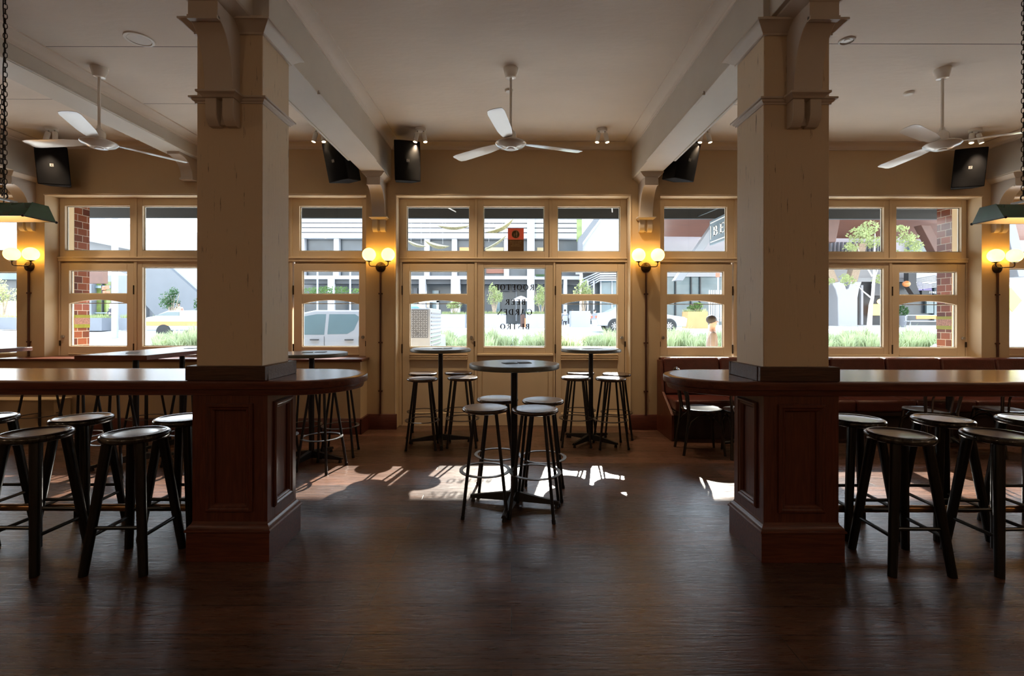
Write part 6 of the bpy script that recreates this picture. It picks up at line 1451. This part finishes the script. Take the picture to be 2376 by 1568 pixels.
# ------------------------------------------------------------------ people
def skin_mesh(name, verts, edges, mat, parent, root=0, sub=1):
    me = bpy.data.meshes.new(name); me.from_pydata([v[:3] for v in verts], edges, []); 
    o = bpy.data.objects.new(name, me); COL.objects.link(o); 
    if parent is not None: o.parent = parent
    sk = o.modifiers.new('skin', 'SKIN'); sk.use_smooth_shade = True
    for i, v in enumerate(verts):
        s_ = me.skin_vertices[0].data[i]; rr = v[3]; s_.radius = rr if isinstance(rr, tuple) else (rr, rr); s_.use_root = (i == root)
    sb = o.modifiers.new('sub', 'SUBSURF'); sb.levels = sub; sb.render_levels = sub
    me.materials.append(MAT[mat]); return o
def person(loc, rz, pose, top, bottom, hair, lab, h=1.7, face=True):
    """body is one skinned surface; shirt, trousers and hair are children; faces -y before rotation"""
    r = empty('person', loc, rz, lab, 'person', None); k = h / 1.7
    hip = .92 if pose != 'sit' else .50
    def V(x, y, z, rr): return (x * k, y * k, z * k, rr * k if not isinstance(rr, tuple) else (rr[0] * k, rr[1] * k))
    dz = hip - .92
    st = .16 if pose == 'walk' else .02
    if pose == 'sit':
        lk, la, lf = (.10, -.42, .50), (.11, -.40, .08), (.11, -.56, .04); rk, ra, rf = (-.10, -.42, .50), (-.11, -.40, .08), (-.11, -.56, .04)
    else:
        lk, la, lf = (.09, -.12 if pose == 'walk' else -.02, .50), (.09, -st, .09), (.10, -st - .15, .04); rk, ra, rf = (-.09, .02, .50), (-.09, st * 1.3, .09), (-.10, st * 1.3 - .15, .04)
    vs_ = [V(0, 0, .95 + dz, (.15, .11)), V(0, 0, 1.13 + dz, (.135, .10)), V(0, 0, 1.33 + dz, (.165, .115)), V(0, .0, 1.45 + dz, (.06, .06)), V(0, -.01, 1.51 + dz, (.05, .055)), V(0, -.02, 1.58 + dz, (.072, .088)), V(0, -.02, 1.66 + dz, (.062, .078)),
           V(.19, 0, 1.38 + dz, .052), V(.25, .02, 1.13 + dz, .042), V(.22, -.16, .98 + dz, .032), V(.20, -.24, .95 + dz, .03),
           V(-.19, 0, 1.38 + dz, .052), V(-.25, .02, 1.13 + dz, .042), V(-.22, -.16, .98 + dz, .032), V(-.20, -.24, .95 + dz, .03),
           V(.09, 0, .86 + dz, .088), V(*lk, .060), V(*la, .040), V(*lf, .035), V(-.09, 0, .86 + dz, .088), V(*rk, .060), V(*ra, .040), V(*rf, .035)]
    ed = [(0, 1), (1, 2), (2, 3), (3, 4), (4, 5), (5, 6), (2, 7), (7, 8), (8, 9), (9, 10), (2, 11), (11, 12), (12, 13), (13, 14), (0, 15), (15, 16), (16, 17), (17, 18), (0, 19), (19, 20), (20, 21), (21, 22)]
    skin_mesh('body', vs_, ed, 'skin_tone', r)
    def grow(idx, f=1.16, add=.006):
        out = []
        for i in idx:
            v = vs_[i]; rr = v[3]; out.append((v[0], v[1], v[2], (rr[0] * f + add, rr[1] * f + add) if isinstance(rr, tuple) else rr * f + add))
        return out
    idx = [0, 1, 2, 7, 8, 9, 11, 12, 13]; mp = {a: b for b, a in enumerate(idx)}
    skin_mesh('shirt', grow(idx), [(mp[a], mp[b]) for a, b in ed if a in mp and b in mp], top, r)
    idx = [0, 15, 16, 17, 19, 20, 21]; mp = {a: b for b, a in enumerate(idx)}
    skin_mesh('trousers', grow(idx, 1.14), [(mp[a], mp[b]) for a, b in ed if a in mp and b in mp], bottom, r)
    m = MB(); m.ball((0, .012 * k, (1.655 + dz) * k), .098 * k, 14, 9, (.88, 1.0, .92)); b = m.build('hair', hair, r, local=True)
    m = MB(); m.loft([[(-.012 * k, -.10 * k, (1.60 + dz) * k), (.012 * k, -.10 * k, (1.60 + dz) * k), (0, -.095 * k, (1.64 + dz) * k)], [(-.006 * k, -.128 * k, (1.60 + dz) * k), (.006 * k, -.128 * k, (1.60 + dz) * k), (0, -.12 * k, (1.61 + dz) * k)]]); m.build('nose', 'skin_tone', r, local=True)
    return r
def pl(px, Y): return (X_(px, Y), Y, gz(Y) + (.03 if Y > 28.5 else 0.0))
person(pl(257, 38), R(-25), 'walk', 'cloth_dark', 'cloth_dark', 'hair_grey', 'grey haired person in dark clothes walking past the glass kiosk', 1.68)
person(pl(415, 31), R(20), 'stand', 'cloth_pink', 'cloth_pink', 'hair_dark', 'person in a pink top beside the dark green tree in the left bay', 1.6)
person((X_(1652, 8.35), 8.35, gz(8.35)), R(75), 'walk', 'cloth_taupe', 'cloth_dark', 'hair_dark', 'person in taupe top and dark trousers walking close outside the right bay', 1.52)
seat_people = [(1311, 36.5, 'cloth_grey', 'cloth_dark', 180, 'seated person in grey seen from behind on a white café chair'), (1328, 38.5, 'cloth_pale', 'cloth_dark', 0, 'person in a pale shirt seated above the planter, facing us'), (1352, 39.0, 'cloth_pink', 'cloth_dark', 20, 'seated person in pink just right of the shrub stems'),
               (1367, 38.5, 'cloth_pink', 'cloth_dark', -60, 'seated person with dark hair in the middle of the café group'), (1380, 36.5, 'cloth_pale', 'cloth_pale', 70, 'person in white leaning in at the right end of the café group'), (1299, 38.0, 'cloth_pink', 'cloth_dark', 0, 'seated person cut by the left side of the right central door pane')]
for (px, Y, a, b, rz, lab) in seat_people:
    person(pl(px, Y), R(rz), 'sit', a, b, 'hair_dark', lab, 1.68)
cafe = empty('cafe_chair', (0, 0, 0), 0, 'x', 'chair')
MB().box(-.2, .2, -.2, .2, .405, .43).build('seat', 'clad_white', cafe, local=True, bevel=0.01)
for sx in (-1, 1):
    for sy in (-1, 1): MB().tube((sx * .17, sy * .17, .41), (sx * .21, sy * .21, 0), .015, n=6).build('leg', 'clad_white', cafe, local=True)
MB().box(-.18, .18, .185, .205, .43, .82).build('backrest', 'clad_white', cafe, local=True, bevel=0.01)
first = True
for (px, Y, a, b, rz, lab), clab in zip(seat_people, ('person in grey seen from behind', 'person in a pale shirt facing us', 'person in pink just right of the shrub stems', 'dark haired person in the middle of the group', 'person in white leaning in', 'person cut by the door frame')):
    q = pl(px, Y); place(cafe, first, q, R(rz), 'white café chair under the ' + clab, 'white café chairs across the street'); first = False
# yellow sign at the far right
m = MB(); Y = 14.0; m.prism([(X_(2345, Y), Z_(663, Y)), (X_(2372, Y), Z_(695, Y)), (X_(2350, Y), Z_(722, Y)), (X_(2325, Y), Z_(692, Y))], 'xz', Y, Y + .03)
o = m.build('diamond_sign', 'yellow_sign'); tag(o, 'yellow diamond road sign at the far right edge', 'sign')
m = MB(); m.tube((X_(2349, Y), Y + .05, gz(Y) - .02), (X_(2349, Y), Y + .05, Z_(668, Y)), .03, n=8); m.build('post', 'chrome_grey', o)
